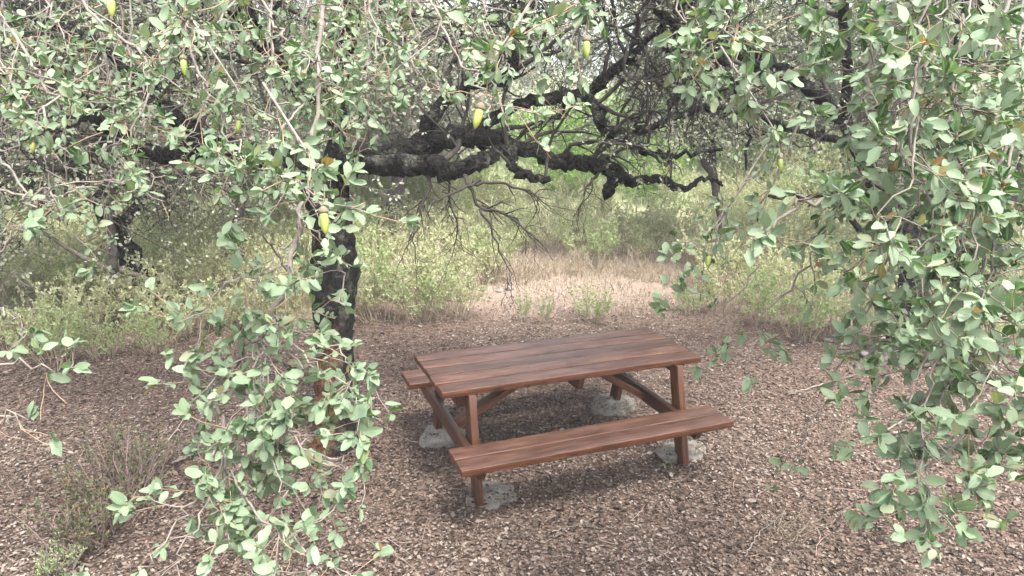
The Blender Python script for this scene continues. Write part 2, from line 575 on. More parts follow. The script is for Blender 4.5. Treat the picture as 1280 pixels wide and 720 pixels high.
def thing(name, label, cat, loc=(0, 0, 0), rz=0.0, group=None):
    o = bpy.data.objects.new(name, None)
    o.empty_display_size = .1
    COL.objects.link(o)
    o.location = loc
    o.rotation_euler = (0, 0, rz)
    return tag(o, label, cat, group)


def copy_tree(root):
    r = root.copy(); COL.objects.link(r)
    for ch in root.children:
        c = ch.copy(); COL.objects.link(c); c.parent = r
        for g2 in ch.children:
            d = g2.copy(); COL.objects.link(d); d.parent = c
    return r


# ------------------------------------------------------------------ picnic table
rng = np.random.default_rng(100)
TX, TY, TYAW = .341, 4.562, .376
TL, TW = 1.923, .712


class Boards:
    def __init__(s):
        s.V = []; s.G = []; s.F = []; s.R = []; s.n = 0

    def board(s, c, ax, ay, size, bev=.003, cuts=None, rnd=None, warp=.0012):
        """board with its length along ax, width along ay"""
        ax = nrm(np.asarray(ax, float)); ay = np.asarray(ay, float); ay = nrm(ay - ax * (ax @ ay)); az = np.cross(ax, ay)
        bm = bmesh.new()
        bmesh.ops.create_cube(bm, size=1)
        for v in bm.verts:
            v.co = Vector((v.co.x * size[0], v.co.y * size[1], v.co.z * size[2]))
        if cuts:
            for v in bm.verts:
                cuts(v.co)
        nb = max(2, int(size[0] / .12))
        for i in range(1, nb):
            x = -size[0] / 2 + size[0] * i / nb
            bmesh.ops.bisect_plane(bm, geom=bm.verts[:] + bm.edges[:] + bm.faces[:], plane_co=(x, 0, 0), plane_no=(1, 0, 0))
        ed = [e for e in bm.edges if len(e.link_faces) == 2 and e.calc_face_angle(0) > .5]
        bmesh.ops.bevel(bm, geom=ed, offset=bev, segments=2, affect='EDGES', profile=.6)
        off = rng.random(3) * 20
        co = np.array([v.co[:] for v in bm.verts])
        ph = rng.random(4) * 6
        wv = np.stack([0 * co[:, 0], np.sin(co[:, 0] * 7 + ph[0]) + .6 * np.sin(co[:, 0] * 19 + ph[1]), np.sin(co[:, 0] * 5 + ph[2]) + .5 * np.sin(co[:, 0] * 23 + ph[3])], 1) * warp
        cw = co + wv
        s.V.append(np.asarray(c) + cw[:, :1] * ax + cw[:, 1:2] * ay + cw[:, 2:] * az)
        s.G.append(co + off)
        r = rng.random() if rnd is None else rnd
        for f in bm.faces:
            s.F.append([v.index + s.n for v in f.verts]); s.R.append(r)
        bm.verts.index_update()
        s.n += len(bm.verts)
        bm.free()

    def build(s, name, parent):
        by = {}
        for f, r in zip(s.F, s.R):
            by.setdefault(len(f), []).append((f, r))
        F = [np.array([a[0] for a in v]) for v in by.values()]
        Rr = np.concatenate([np.array([a[1] for a in v]) for v in by.values()])
        return mk(name, np.concatenate(s.V), F, [WOOD], None, Rr, parent, gc=np.concatenate(s.G))


tb = thing("picnic_table", "reddish brown wooden picnic table with two attached benches in the clearing", "picnic table", (TX, TY, 0), TYAW)
B = Boards()
bw = TW / 5
for i in range(5):
    b0 = -TW / 2 + bw * (i + .5)
    dl = rng.uniform(-.006, .006)
    B.board((dl, b0, .75 - .021 + rng.uniform(-.0015, .0015)), (1, 0, 0), (0, 1, 0), (TL, bw - .012, .042), rnd=[.55, .9, .25, .75, .4][i])
B.build("tabletop", tb)
for s in (-1, 1):
    B = Boards()
    for j in (-1, 1):
        B.board((-.015, s * .653 + j * .0695, .452 - .021), (1, 0, 0), (0, 1, 0), (1.907, .1335, .042), rnd=rng.uniform(.3, .8))
    B.build("bench_seat", tb)
for sa in (-1, 1):
    for sb in (-1, 1):
        top = np.array([sa * .77, sb * .335, .707]); bot = np.array([sa * .77, sb * .497, .02])
        B = Boards()
        d = nrm(top - bot)
        B.board((top + bot) / 2, d, (1, 0, 0), (np.linalg.norm(top - bot), .048, .10), rnd=rng.uniform(.4, 1))
        B.build("leg", tb)


def chamf(co):
    if co.z < 0:
        co.x *= .93


for a in (-.8195, .7205):
    B = Boards()
    B.board((a, 0, .362), (0, 1, 0), (-1, 0, 0), (1.50, .046, .094), cuts=chamf, rnd=.25)
    B.build("seat_support", tb)
for a in (-.822, 0.02, .822):
    B = Boards()
    B.board((a, 0, .6605), (0, 1, 0), (-1, 0, 0), (.66 if a else .6, .046 if a else .09, .092 if a else .045), cuts=chamf, rnd=.2)
    if not a == .02:
        pass
    B.build("top_cleat", tb)
for s, a0 in ((-1, -.79), (1, .69)):
    p0 = np.array([a0, -.03, .36]); p1 = np.array([s * .16, -.03, .69])
    B = Boards()
    B.board((p0 + p1) / 2, nrm(p1 - p0), (0, 1, 0), (np.linalg.norm(p1 - p0), .09, .045), rnd=.95)
    B.build("diagonal_brace", tb)


def tw(a, b, z=0):
    return np.array([TX + a * math.cos(TYAW) - b * math.sin(TYAW), TY + a * math.sin(TYAW) + b * math.cos(TYAW), z])


def lump(name, c, rx, ry, rz_, mat, seed, flat=.5, sub=4, amp=.16, rot=0):
    bm = bmesh.new()
    bmesh.ops.create_icosphere(bm, subdivisions=sub, radius=1)
    P = np.array([v.co[:] for v in bm.verts])
    r2 = np.random.default_rng(seed)
    dsp = np.zeros(len(P))
    for k in range(40):
        d = nrm(r2.standard_normal(3)); fq = 1.5 * 16 ** r2.random()
        dsp += np.sin(P @ d * fq + r2.random() * 6) / fq ** .8 * .6
    P = P * (1 + amp * dsp)[:, None]
    P[:, 2] = np.sign(P[:, 2]) * np.abs(P[:, 2]) ** flat
    P = P * np.array([rx, ry, rz_])
    cr, sr = math.cos(rot), math.sin(rot)
    P = np.stack([P[:, 0] * cr - P[:, 1] * sr, P[:, 0] * sr + P[:, 1] * cr, P[:, 2]], 1)
    F = np.array([[v.index for v in f.verts] for f in bm.faces])
    bm.free()
    o = mk(name, P, [F], [mat], smooth=True)
    o.location = c
    return o


for (a, b, rx, ry, h, lab) in (
        (-.67, -.44, .175, .13, .075, "rough concrete footing under the near left table leg, in front of the bench"),
        (.84, -.37, .19, .12, .07, "rough concrete footing half buried under the near right table leg"),
        (-.76, .47, .17, .14, .095, "rounded concrete footing under the far left table leg, closest to the oak trunk"),
        (.74, .50, .215, .155, .10, "large pale concrete footing under the far right table leg, seen beneath the table")):
    c = tw(a, b)
    o = lump("concrete_footing", (c[0], c[1], h * .12), rx, ry, h, CONC, int(abs(a * 100 + b * 1000)), flat=.65, sub=5, amp=.17, rot=TYAW)
    tag(o, lab, "footing", "concrete footings under the table legs")


# ------------------------------------------------------------------ oak trees
rng = np.random.default_rng(101)
def poly(pts, jitter=0.0, k=None, n_per=7):
    """pts: (px,py,depth,radius)"""
    W = np.array([[*at(p[0], p[1], p[2]), p[3]] for p in pts])
    return smooth_path(W, k or n_per * (len(pts) - 1) + 1, jitter)


def limb_mesh(name, Pk, Rk, mat, parent, origin, s=14, bumpv=.09, label=None):
    # low-frequency swelling so the limb reads as gnarled
    k = len(Rk)
    sw = 1 + .08 * np.sin(np.linspace(0, k * .35, k) + rng.random() * 6) + .03 * rng.standard_normal(k)
    V, F = tubes(Pk[None], (Rk * sw)[None], s, cap=True, bump=bumpv)
    return mk(name, V, F, [mat], None, None, parent, origin, smooth=True, label=label)


def pad(P, R, K):
    """resample list of polylines to common K"""
    outP, outR = [], []
    for p, r in zip(P, R):
        t = np.linspace(0, len(p) - 1, K)
        i = np.minimum(t.astype(int), len(p) - 2); u = t - i
        outP.append(p[i] * (1 - u)[:, None] + p[i + 1] * u[:, None])
        outR.append(r[i] * (1 - u) + r[i + 1] * u)
    return np.array(outP), np.array(outR)


def sel(P, R, mask):
    return P[mask], R[mask]


# ---- the oak left of the table
base1 = np.array([-1.33, 4.73, 0.0])
oak1 = thing("holm_oak", "old holm oak with black trunk left of the table, its lower bark stripped to red", "tree", base1)
tr = poly([(424, 566, 5.17, .24), (424, 545, 5.19, .185), (421, 500, 5.2, .150), (419, 440, 5.2, .147), (417, 380, 5.22, .160), (419, 320, 5.24, .170), (412, 265, 5.25, .165), (402, 215, 5.25, .15)], .006, n_per=8)
limb_mesh("trunk", *tr, BARK_MAIN, oak1, base1, s=22, bumpv=.045)
L1 = [
    [(405, 235, 5.25, .13), (345, 200, 5.2, .115), (255, 186, 5.1, .10), (195, 192, 5.0, .075), (120, 150, 4.8, .06), (60, 70, 4.6, .045), (-20, 0, 4.5, .03)],
    [(262, 186, 5.1, .08), (195, 120, 5.0, .06), (125, 58, 4.9, .05), (50, 24, 4.8, .042), (-60, 5, 4.7, .03)],
    [(405, 235, 5.25, .13), (455, 196, 5.2, .11), (525, 184, 5.2, .098), (579, 171, 5.2, .09), (642, 183, 5.3, .072), (700, 201, 5.4, .068), (735, 205, 5.4, .070), (763, 211, 5.45, .066), (790, 226, 5.45, .048), (822, 222, 5.55, .040), (850, 236, 5.6, .032), (885, 222, 5.75, .022), (905, 232, 5.9, .012)],
    [(460, 205, 5.1, .09), (529, 207, 5.0, .085), (567, 214, 5.02, .08), (602, 198, 5.1, .06), (633, 186, 5.25, .05)],
    [(579, 172, 5.2, .06), (640, 134, 5.25, .05), (700, 121, 5.3, .055), (733, 122, 5.3, .05), (747, 139, 5.3, .048), (763, 166, 5.35, .046), (817, 158, 5.5, .04), (880, 134, 5.6, .032), (940, 145, 5.7, .02)],
    [(733, 122, 5.3, .05), (744, 110, 5.3, .045), (760, 95, 5.25, .048), (784, 79, 5.2, .045), (801, 57, 5.1, .042), (829, 33, 5.0, .038), (862, 0, 4.9, .034), (905, -60, 4.7, .025)],
    [(402, 225, 5.25, .10), (428, 150, 5.3, .065), (412, 80, 5.3, .055), (430, 10, 5.3, .05), (450, -60, 5.3, .045), (500, -200, 5.2, .03)],
    [(520, 185, 5.2, .075), (560, 122, 5.15, .06), (632, 92, 5.1, .055), (655, 20, 5.0, .045), (700, -60, 4.9, .03)],
    [(640, 186, 5.28, .05), (640, 204, 5.2, .042), (658, 221, 5.15, .036), (686, 226, 5.1, .030)],
    [(760, 205, 5.45, .06), (767, 222, 5.43, .056), (762, 236, 5.4, .048), (758, 244, 5.38, .035)],
    [(420, 150, 5.3, .08), (330, 60, 5.0, .055), (250, -30, 4.6, .045), (180, -160, 4.0, .03)],
    # the boughs that reach out over the photographer
    [(425, 100, 5.3, .07), (470, -120, 4.3, .06), (500, -420, 3.2, .05), (420, -900, 2.2, .04), (200, -1300, 1.7, .02)],
    [(330, 60, 5.0, .06), (240, -160, 3.8, .05), (130, -500, 2.7, .04), (0, -700, 2.1, .025)],
    [(762, 167, 5.35, .035), (800, 185, 5.3, .03), (840, 193, 5.3, .024), (905, 186, 5.3, .014)],
]
limbs1 = [poly([(*q[:3], q[3] * .86) for q in l], .016, n_per=8) for l in L1]
for lp in limbs1:
    limb_mesh("limb", *lp, BARK, oak1, base1)
LP1, LR1 = pad([l[0] for l in limbs1], [l[1] for l in limbs1], 30)


def clear(P):
    """which shoots keep out of the head room under the canopy"""
    e = P[:, -1]; m_ = P[:, P.shape[1] // 2]
    ok = np.ones(len(P), bool)
    for q in (e, m_):
        ok &= ~((q[:, 2] < 2.05 - .06 * (q[:, 1] - 5)) & (q[:, 0] > -1.05) & (q[:, 0] < 3.2) & (q[:, 1] > 2.9))
        ok &= ~((q[:, 2] < 1.55) & (q[:, 0] > -2.6))
    ok &= ~((e[:, 1] < 3.0) & (np.abs(e[:, 0]) < 2.5) & (e[:, 2] < 3.1))
    ok &= ~((e[:, 0] > -.35) & (e[:, 0] < 2.4) & (e[:, 1] < 5.7) & (e[:, 2] < 2.9) & (rng.random(len(P)) < .8))
    return ok


cr = Acc()
b1, r1 = grow(LP1, LR1, 150, .25, 1, (.5, 1.3), 55, (0, -.05, .25), .28, .05, 8, .5, .008, .028)
k_ = clear(b1); b1, r1 = sel(b1, r1, k_)
b2, r2 = grow(b1, r1, 800, .2, 1, (.25, .7), 50, (0, 0, .05), .3, .05, 7, .55, .004)
k_ = clear(b2); b2, r2 = sel(b2, r2, k_)
b3, r3 = grow(b2, r2, 4200, .15, 1, (.1, .32), 50, (0, 0, .03), .28, .03, 5, .6, .0018)
k_ = clear(b3); b3, r3 = sel(b3, r3, k_)
cr.add(*tubes(b1, r1, 6), 0); cr.add(*tubes(b2, r2, 5), 0); cr.add(*tubes(b3, r3, 3), 0)
p, a, nn = leaf_sites(b3, 6, .2)
keep = rng.random(len(p)) < np.where((p[:, 0] > .0) & (p[:, 2] < 2.9) & (p[:, 0] < 2.2), .25, .7)
p, a, nn = p[keep], a[keep], nn[keep]
V, F, r = leaves(p, a, nn, rng.uniform(.022, .042, len(p)), .56, 'mid')
cr.add(V, F, 1, r)
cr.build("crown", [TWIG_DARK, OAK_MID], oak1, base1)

# dark crooked branchlets round the limbs, mostly bare
bk = Acc()
sub = [2, 4, 5, 7, 13]
g1, s1 = grow(LP1[sub], LR1[sub], 44, .25, 1, (.45, 1.2), 55, (.12, 0, .22), .42, .0, 11, .5, .006, .022)
k_ = (g1[:, :, 2].min(1) > 2.0); g1, s1 = sel(g1, s1, k_)
g2, s2 = grow(g1, s1, 170, .2, 1, (.15, .5), 55, (0, 0, 0), .36, .03, 7, .6, .003)
g3, s3 = grow(g2, s2, 560, .2, 1, (.08, .25), 50, (0, 0, 0), .3, .03, 5, .6, .0018)
bk.add(*tubes(g1, s1, 7), 0); bk.add(*tubes(g2, s2, 5), 0); bk.add(*tubes(g3, s3, 3), 0)
p, a, nn = leaf_sites(g3, 7, .3)
V, F, r = leaves(p, a, nn, rng.uniform(.02, .036, len(p)), .56, 'mid')
bk.add(V, F, 1, r)
bk.build("branchlets", [TWIG_DARK, OAK_GREY], oak1, base1)

# bare dead twigs hanging under the big limb
dd = Acc()
hang = [
    [(574, 214, 5.05, .022), (590, 240, 5.0, .014), (600, 258, 5.0, .012), (628, 266, 4.95, .010), (655, 286, 4.9, .007), (685, 316, 4.9, .003)],
    [(600, 262, 5.0, .012), (616, 290, 5.0, .009), (625, 318, 5.0, .006), (640, 345, 5.0, .003)],
    [(536, 214, 5.0, .018), (537, 238, 5.0, .012), (524, 262, 5.0, .010), (517, 292, 4.95, .007), (520, 330, 4.95, .003)],
    [(590, 228, 5.05, .016), (625, 228, 5.1, .011), (662, 240, 5.1, .008), (690, 262, 5.1, .003)],
    [(610, 262, 5.0, .010), (640, 272, 5.2, .008), (668, 300, 5.3, .003)],
    [(560, 214, 5.0, .014), (560, 245, 5.1, .009), (572, 280, 5.2, .006), (566, 320, 5.25, .003)],
    [(750, 212, 5.4, .014), (735, 232, 5.3, .009), (728, 255, 5.2, .004)],
    [(600, 225, 5.0, .013), (572, 238, 4.8, .010), (545, 252, 4.7, .006), (528, 280, 4.6, .003)],
]
hp = [poly(l, .01, n_per=6) for l in hang]
HP, HR = pad([h[0] for h in hp], [h[1] for h in hp], 16)
dd.add(*tubes(HP, HR, 6), 0)
h1, q1 = grow(HP, HR, 70, .25, 1, (.12, .38), 45, (0, 0, -.15), .25, .10, 7, .6, .0022)
h2, q2 = grow(h1, q1, 190, .2, 1, (.05, .2), 45, (0, 0, -.1), .25, .08, 5, .6, .0015)
dd.add(*tubes(h1, q1, 4), 0); dd.add(*tubes(h2, q2, 3), 0)
dd.build("bare_twigs", [TWIG_DARK], oak1, base1)

# ---- the oak on the right
w = at(1114, 452, 6.85)
base2 = np.array([w[0], w[1], float(gz(w[0], w[1]))])
oak2 = thing("holm_oak", "crooked holm oak on the right with exposed roots and a limb arching left", "tree", base2)
tr = poly([(1108, 470, 6.85, .24), (1116, 450, 6.85, .17), (1134, 405, 6.8, .135), (1142, 350, 6.75, .13), (1138, 310, 6.7, .12)], .006, n_per=8)
limb_mesh("trunk", *tr, BARK, oak2, base2, s=18, bumpv=.06)
L2 = [
    [(1139, 318, 6.7, .11), (1118, 268, 6.6, .10), (1086, 212, 6.4, .085), (1072, 180, 6.3, .08), (1058, 154, 6.2, .075), (1026, 121, 6.1, .07), (984, 93, 6.0, .062), (950, 84, 5.9, .055), (900, 60, 5.7, .045), (830, 60, 5.4, .03)],
    [(1139, 318, 6.7, .11), (1152, 250, 6.6, .095), (1178, 150, 6.4, .08), (1200, 50, 6.2, .065), (1190, -80, 5.9, .045), (1150, -250, 5.4, .03)],
    [(1152, 255, 6.6, .08), (1230, 190, 6.4, .06), (1320, 130, 6.1, .05), (1420, 60, 5.8, .03)],
    [(990, 96, 6.0, .05), (935, 62, 5.8, .045), (893, 66, 5.6, .04), (856, 45, 5.4, .036), (828, 18, 5.2, .034), (780, -30, 5.0, .025)],
    [(893, 66, 5.6, .035), (912, 95, 5.5, .025), (935, 150, 5.45, .018), (930, 215, 5.4, .01)],
    [(1072, 180, 6.3, .05), (1020, 168, 6.0, .035), (960, 150, 5.8, .028), (884, 88, 5.6, .022), (838, 137, 5.5, .012)],
    [(1178, 150, 6.4, .07), (1250, -40, 5.2, .06), (1330, -320, 3.8, .05), (1350, -700, 2.7, .035), (1200, -1000, 2.0, .02)],
    [(1058, 154, 6.2, .05), (1050, -40, 5.0, .045), (1040, -320, 3.6, .035), (980, -700, 2.5, .02)],
    [(1130, 300, 6.65, .05), (1080, 290, 6.2, .035), (1040, 250, 5.8, .025), (960, 245, 5.5, .015)],
]
limbs2 = [poly([(*q[:3], q[3] * .9) for q in l], .016, n_per=8) for l in L2]
for lp in limbs2:
    limb_mesh("limb", *lp, BARK, oak2, base2)
for ang, ln, rr in ((2.7, .62, .05), (3.3, .75, .06), (3.9, .6, .05), (4.6, .5, .045), (5.4, .45, .05), (1.9, .45, .045), (.4, .5, .05)):
    K = 12
    s_ = np.linspace(0, 1, K)
    x = base2[0] - .02 + (.08 + ln * s_) * np.cos(ang + .5 * s_ * rng.standard_normal()); y = base2[1] + (.08 + ln * s_) * np.sin(ang + .4 * s_ * rng.standard_normal())
    z = gz(x, y) + .11 * np.exp(-6 * s_) + .018 * np.sin(s_ * 9 + ang) - .055 * s_
    limb_mesh("root", np.stack([x, y, z], 1), rr * (1.1 - .7 * s_), BARK_GREY, oak2, base2, s=9, bumpv=.1)
LP2, LR2 = pad([l[0] for l in limbs2], [l[1] for l in limbs2], 30)


def clear2(P):
    ok = np.ones(len(P), bool)
    for q in (P[:, -1], P[:, P.shape[1] // 2]):
        ok &= ~((q[:, 2] < 1.6) & (q[:, 0] < 3.0))
        ok &= ~((q[:, 2] < 2.0) & (q[:, 0] < 1.9))
        ok &= ~((q[:, 0] < 3.3) & (q[:, 1] < 6.5) & (q[:, 2] < 3.1) & (rng.random(len(P)) < .8))
        ok &= ~((q[:, 1] < 3.0) & (np.abs(q[:, 0]) < 2.5) & (q[:, 2] < 3.1))
    return ok


cr = Acc()
b1, r1 = grow(LP2, LR2, 130, .2, 1, (.5, 1.4), 55, (0, -.05, .15), .28, .06, 8, .5, .008, .028)
k_ = clear2(b1); b1, r1 = sel(b1, r1, k_)
b2, r2 = grow(b1, r1, 700, .2, 1, (.25, .7), 50, (0, 0, .0), .3, .06, 7, .55, .004)
k_ = clear2(b2); b2, r2 = sel(b2, r2, k_)
b3, r3 = grow(b2, r2, 3600, .15, 1, (.1, .32), 50, (0, 0, .0), .28, .04, 5, .6, .0018)
k_ = clear2(b3); b3, r3 = sel(b3, r3, k_)
cr.add(*tubes(b1, r1, 6), 0); cr.add(*tubes(b2, r2, 5), 0); cr.add(*tubes(b3, r3, 3), 0)
p, a, nn = leaf_sites(b3, 6, .2)
keep = rng.random(len(p)) < np.where(p[:, 0] < 2.0, .45, .9)
p, a, nn = p[keep], a[keep], nn[keep]
V, F, r = leaves(p, a, nn, rng.uniform(.024, .044, len(p)), .56, 'mid')
cr.add(V, F, 1, r)
cr.build("crown", [TWIG_DARK, OAK_MID], oak2, base2)


# ------------------------------------------------------------------ hanging leafy branches near the camera
rng = np.random.default_rng(102)
ACORN, nt_, out_ = newmat("green_acorn")
g_ = N(nt_, "ShaderNodeNewGeometry")
nt_.links.new(prin(nt_, ramp(nt_, noise(nt_, 40, 3, .5, g_.outputs["Position"]), [(.35, (.15, .21, .04)), (.7, (.30, .31, .07))]), .3, .5).outputs[0], out_.inputs[0])
CUP = twig_mat("acorn_cup_scale", (.10, .085, .055), (.20, .17, .115), 300)


def hanging(oak, base, pts, nt1=14, L1_=(.12, .38), nt2=1.6, per=7, size=(.026, .049), twig=TWIG_PALE, jitter=.012, up=.05, ang=50, dens=1.0, mat=None, bare=0.0):
    P, R = poly([(q[0], q[1], q[2], q[3] if len(q) > 3 else None) if len(q) > 3 else (q[0], q[1], q[2], .0) for q in pts], 0, n_per=7)
    k = len(P)
    ln = np.linalg.norm(np.diff(P, axis=0), axis=1).sum()
    if len(pts[0]) <= 3:
        R = np.linspace(.0022 + .0030 * min(ln, 2.0), .0016, k)
    P = P + rng.standard_normal(P.shape) * jitter * np.linspace(0, 1, k)[:, None] ** .5
    A = Acc()
    A.add(*tubes(P[None], R[None], 6), 0)
    n1 = max(3, int(ln * nt1 * dens))
    t1, q1 = grow(P[None], R[None], n1, .12, 1, L1_, ang, (0, -.08, up), .22, .05, 6, .7, .0014, .004, Lr=.6)
    A.add(*tubes(t1, q1, 4), 0)
    t2, q2 = grow(t1, q1, max(2, int(n1 * nt2)), .25, 1, (.05, .15), 48, (0, -.05, .05), .2, .03, 5, .7, .0012, .003)
    A.add(*tubes(t2, q2, 4), 1)
    w = A.build("hanging_branch", [twig, SHOOT], oak, base)
    T1, _ = pad(list(t1), list(q1), 6); T2, _ = pad(list(t2), list(q2), 6)
    tail = P[-max(4, k // 5):]
    T3, _ = pad([tail], [R[:len(tail)]], 6)
    allT = np.concatenate([T1, T2, T3, T3])
    if bare:
        allT = allT[rng.random(len(allT)) > bare]
    p, a, nn = leaf_sites(allT, per, .52, nb=(0, -.42, .75), nr=.5, fwd=.6, up=.06)
    keep = rng.random(len(p)) < .86
    p, a, nn = p[keep], a[keep], nn[keep]
    fr = np.linalg.norm(p - CAM, axis=1) > .55
    p, a, nn = p[fr], a[fr], nn[fr]
    if not len(p):
        return w
    sz = rng.uniform(size[0], size[1], len(p)) * np.where(rng.random(len(p)) < .3, rng.uniform(.4, .8, len(p)), 1)
    V, F, r = leaves(p, a, nn, sz, .56, 'hi')
    LA = Acc(); LA.add(V, F, 0, r)
    fo = LA.build("foliage", [mat or OAK_NEAR], w, base, smooth=True)
    ma = fo.data.attributes.new("rib", 'FLOAT', 'POINT')
    ma.data.foreach_set("value", np.tile(np.array([0, 1, 0], dtype=np.float32), len(V) // 3))
    return w


def H1(*pts, **kw):
    kw.setdefault('L1_', (.08, .25))
    return hanging(oak1, base1, pts, **kw)
def H2(*pts, **kw): return hanging(oak2, base2, pts, **kw)


rng = np.random.default_rng(201)
# left: the long branch hanging to the ground with its side branches
H1((420, -260, 2.5, .009), (405, -60, 2.3, .008), (396, 120, 2.15, .007), (380, 250, 2.05, .007), (362, 330, 2.0, .0085), (340, 400, 1.98, .0085), (300, 445, 1.95, .008), (276, 510, 1.9, .006), (284, 590, 1.85, .005), (300, 680, 1.8, .003), (310, 760, 1.8, .002), dens=.55, bare=.45)
H1((345, 395, 1.98), (385, 450, 1.85), (440, 490, 1.8), (450, 520, 1.75), dens=.7, L1_=(.06, .18))
H1((330, 415, 1.97), (400, 470, 1.9), (455, 520, 1.85), (450, 580, 1.8), dens=.7, L1_=(.06, .18))
H1((290, 480, 1.92), (350, 540, 1.8), (420, 575, 1.75), (440, 605, 1.7), dens=.7, L1_=(.06, .18))
H1((278, 540, 1.9), (245, 620, 1.78), (210, 670, 1.72), (180, 722, 1.68), dens=.6)
H1((284, 590, 1.85), (330, 650, 1.7), (390, 690, 1.65), (440, 730, 1.6), dens=.8)
H1((280, 560, 1.87), (260, 630, 1.75), (225, 690, 1.7), (215, 770, 1.65))
H1((340, 400, 1.98), (380, 420, 1.9), (425, 440, 1.85), (462, 470, 1.8), per=7, dens=1.3)
H1((320, 430, 1.96), (340, 480, 1.85), (370, 530, 1.8), (385, 590, 1.78), per=7, dens=.7)
H1((300, 460, 1.95), (310, 530, 1.85), (345, 590, 1.75), (360, 660, 1.7), per=7, dens=.7)
H1((362, 330, 2.0), (300, 350, 1.9), (262, 372, 1.85), (248, 440, 1.85), dens=.9)
H1((300, 450, 1.95), (270, 470, 1.9), (252, 520, 1.9), (240, 560, 1.9), dens=.35, bare=.4)
H1((290, 640, 1.8), (320, 690, 1.7), (370, 740, 1.65), dens=.6, bare=.3)
H1((360, 340, 2.0), (335, 300, 1.85), (325, 260, 1.75), (345, 235, 1.7), dens=1.1)
rng = np.random.default_rng(202)
for i in range(7):
    y0 = rng.uniform(400, 600); x0 = 290 + (600 - y0) * .2 + rng.uniform(-15, 25)
    x1 = rng.uniform(280, 370); y1 = y0 + rng.uniform(70, 130)
    H1((x0, y0, 1.92), (x0 * .5 + x1 * .5, y0 * .6 + y1 * .4 - 10, 1.86), (x1, y1, 1.8), dens=1.1, per=8, L1_=(.06, .18))
for i in range(8):
    x0 = rng.uniform(360, 480); d = rng.uniform(2.4, 3.4); y1 = rng.uniform(60, 200)
    H1((x0, -150, d), (x0 - 10, -20, d - .1), (x0 - 15, y1 * .6, d - .2), (x0 + rng.uniform(-40, 30), y1, d - .3), dens=.9, per=7, L1_=(.08, .24), size=(.02, .038), twig=TWIG_GREY)
for p4 in (((372, 260, 2.05), (400, 300, 1.95), (425, 330, 1.9), (430, 380, 1.88)), ((366, 300, 2.02), (335, 330, 1.95), (310, 380, 1.9), (300, 420, 1.9)), ((378, 230, 2.06), (405, 250, 1.9), (420, 290, 1.85))):
    H1(*p4, dens=1.1, per=7, L1_=(.05, .16))
# pale side shoots on the left top
top_left = [
    ((230, -90, 1.9), (232, 40, 1.8), (262, 120, 1.75), (288, 180, 1.65), (330, 215, 1.6)),
    ((-60, -60, 2.0), (30, 60, 1.9), (60, 130, 1.8), (20, 180, 1.7), (-20, 190, 1.7)),
    ((-80, 160, 1.8), (0, 200, 1.7), (35, 250, 1.65), (60, 235, 1.6), (95, 200, 1.6)),
    ((-60, 250, 1.9), (20, 240, 1.85), (90, 240, 1.8), (140, 225, 1.8), (205, 215, 1.75)),
    ((60, -120, 2.1), (110, 10, 2.0), (190, 80, 1.9), (170, 150, 1.85), (130, 195, 1.8)),
    ((300, -120, 1.9), (330, 0, 1.8), (352, 40, 1.7), (395, 80, 1.6), (425, 95, 1.55)),
    ((330, -140, 2.2), (300, -20, 2.1), (260, 40, 2.0), (210, 60, 1.95)),
    ((420, -140, 2.0), (455, -20, 1.9), (470, 60, 1.8), (452, 120, 1.75)),
    ((500, -130, 1.9), (530, -20, 1.8), (560, 50, 1.75), (600, 110, 1.7), (608, 150, 1.65)),
    ((620, -140, 2.0), (600, -30, 1.95), (610, 40, 1.9), (640, 90, 1.85)),
    ((180, -120, 2.4), (140, -20, 2.3), (100, 30, 2.2), (60, 50, 2.2)),
    ((20, -140, 2.2), (40, -40, 2.1), (60, 10, 2.0), (90, 70, 2.0)),
    ((-120, 300, 1.8), (-40, 320, 1.7), (10, 300, 1.6), (30, 270, 1.6)),
    ((-140, 60, 1.7), (-40, 60, 1.6), (0, 90, 1.55), (15, 120, 1.5)),
    ((390, 120, 2.15), (340, 170, 1.9), (300, 190, 1.8), (272, 185, 1.7)),
    ((380, 230, 2.07), (350, 210, 1.8), (390, 240, 1.65), (402, 262, 1.5)),
    ((560, -150, 2.3), (520, -40, 2.2), (500, 30, 2.15), (520, 90, 2.1)),
    ((700, -150, 2.2), (690, -40, 2.1), (660, 20, 2.05), (650, 60, 2.0)),
    ((780, -150, 2.1), (770, -60, 2.0), (745, -10, 1.95), (735, 30, 1.9)),
    ((260, -150, 2.6), (220, 20, 2.5), (180, 100, 2.4), (130, 130, 2.35)),
    ((360, -150, 2.7), (340, 40, 2.6), (380, 120, 2.5), (440, 160, 2.45)),
]
for i, t in enumerate(top_left):
    H1(*t, dens=rng.uniform(.5, .85), L1_=(.09, .28), size=(.020, .038), bare=.15, per=8)
rng = np.random.default_rng(203)
# more leafy sprays a step farther in, across the upper left and the top middle
for i in range(23):
    x0 = rng.uniform(-120, 700); d = rng.uniform(2.6, 3.9)
    x1 = x0 + rng.uniform(-90, 90)
    lim = np.interp(x1, [-100, 150, 330, 430, 520, 600, 680, 740, 840], [320, 250, 220, 200, 140, 110, 40, 10, 10])
    y1 = rng.uniform(.25, 1.0) * lim
    H1((x0, -150, d), (x0 * .6 + x1 * .4 + rng.uniform(-25, 25), y1 * .3 - 60, d - .1), (x0 * .3 + x1 * .7 + rng.uniform(-25, 25), y1 * .65, d - .2), (x1, y1, d - .3),
       dens=rng.uniform(.6, 1.1), L1_=(.12, .36), size=(.018, .036), twig=TWIG_GREY, per=6, bare=.15, nt1=12)
rng = np.random.default_rng(204)
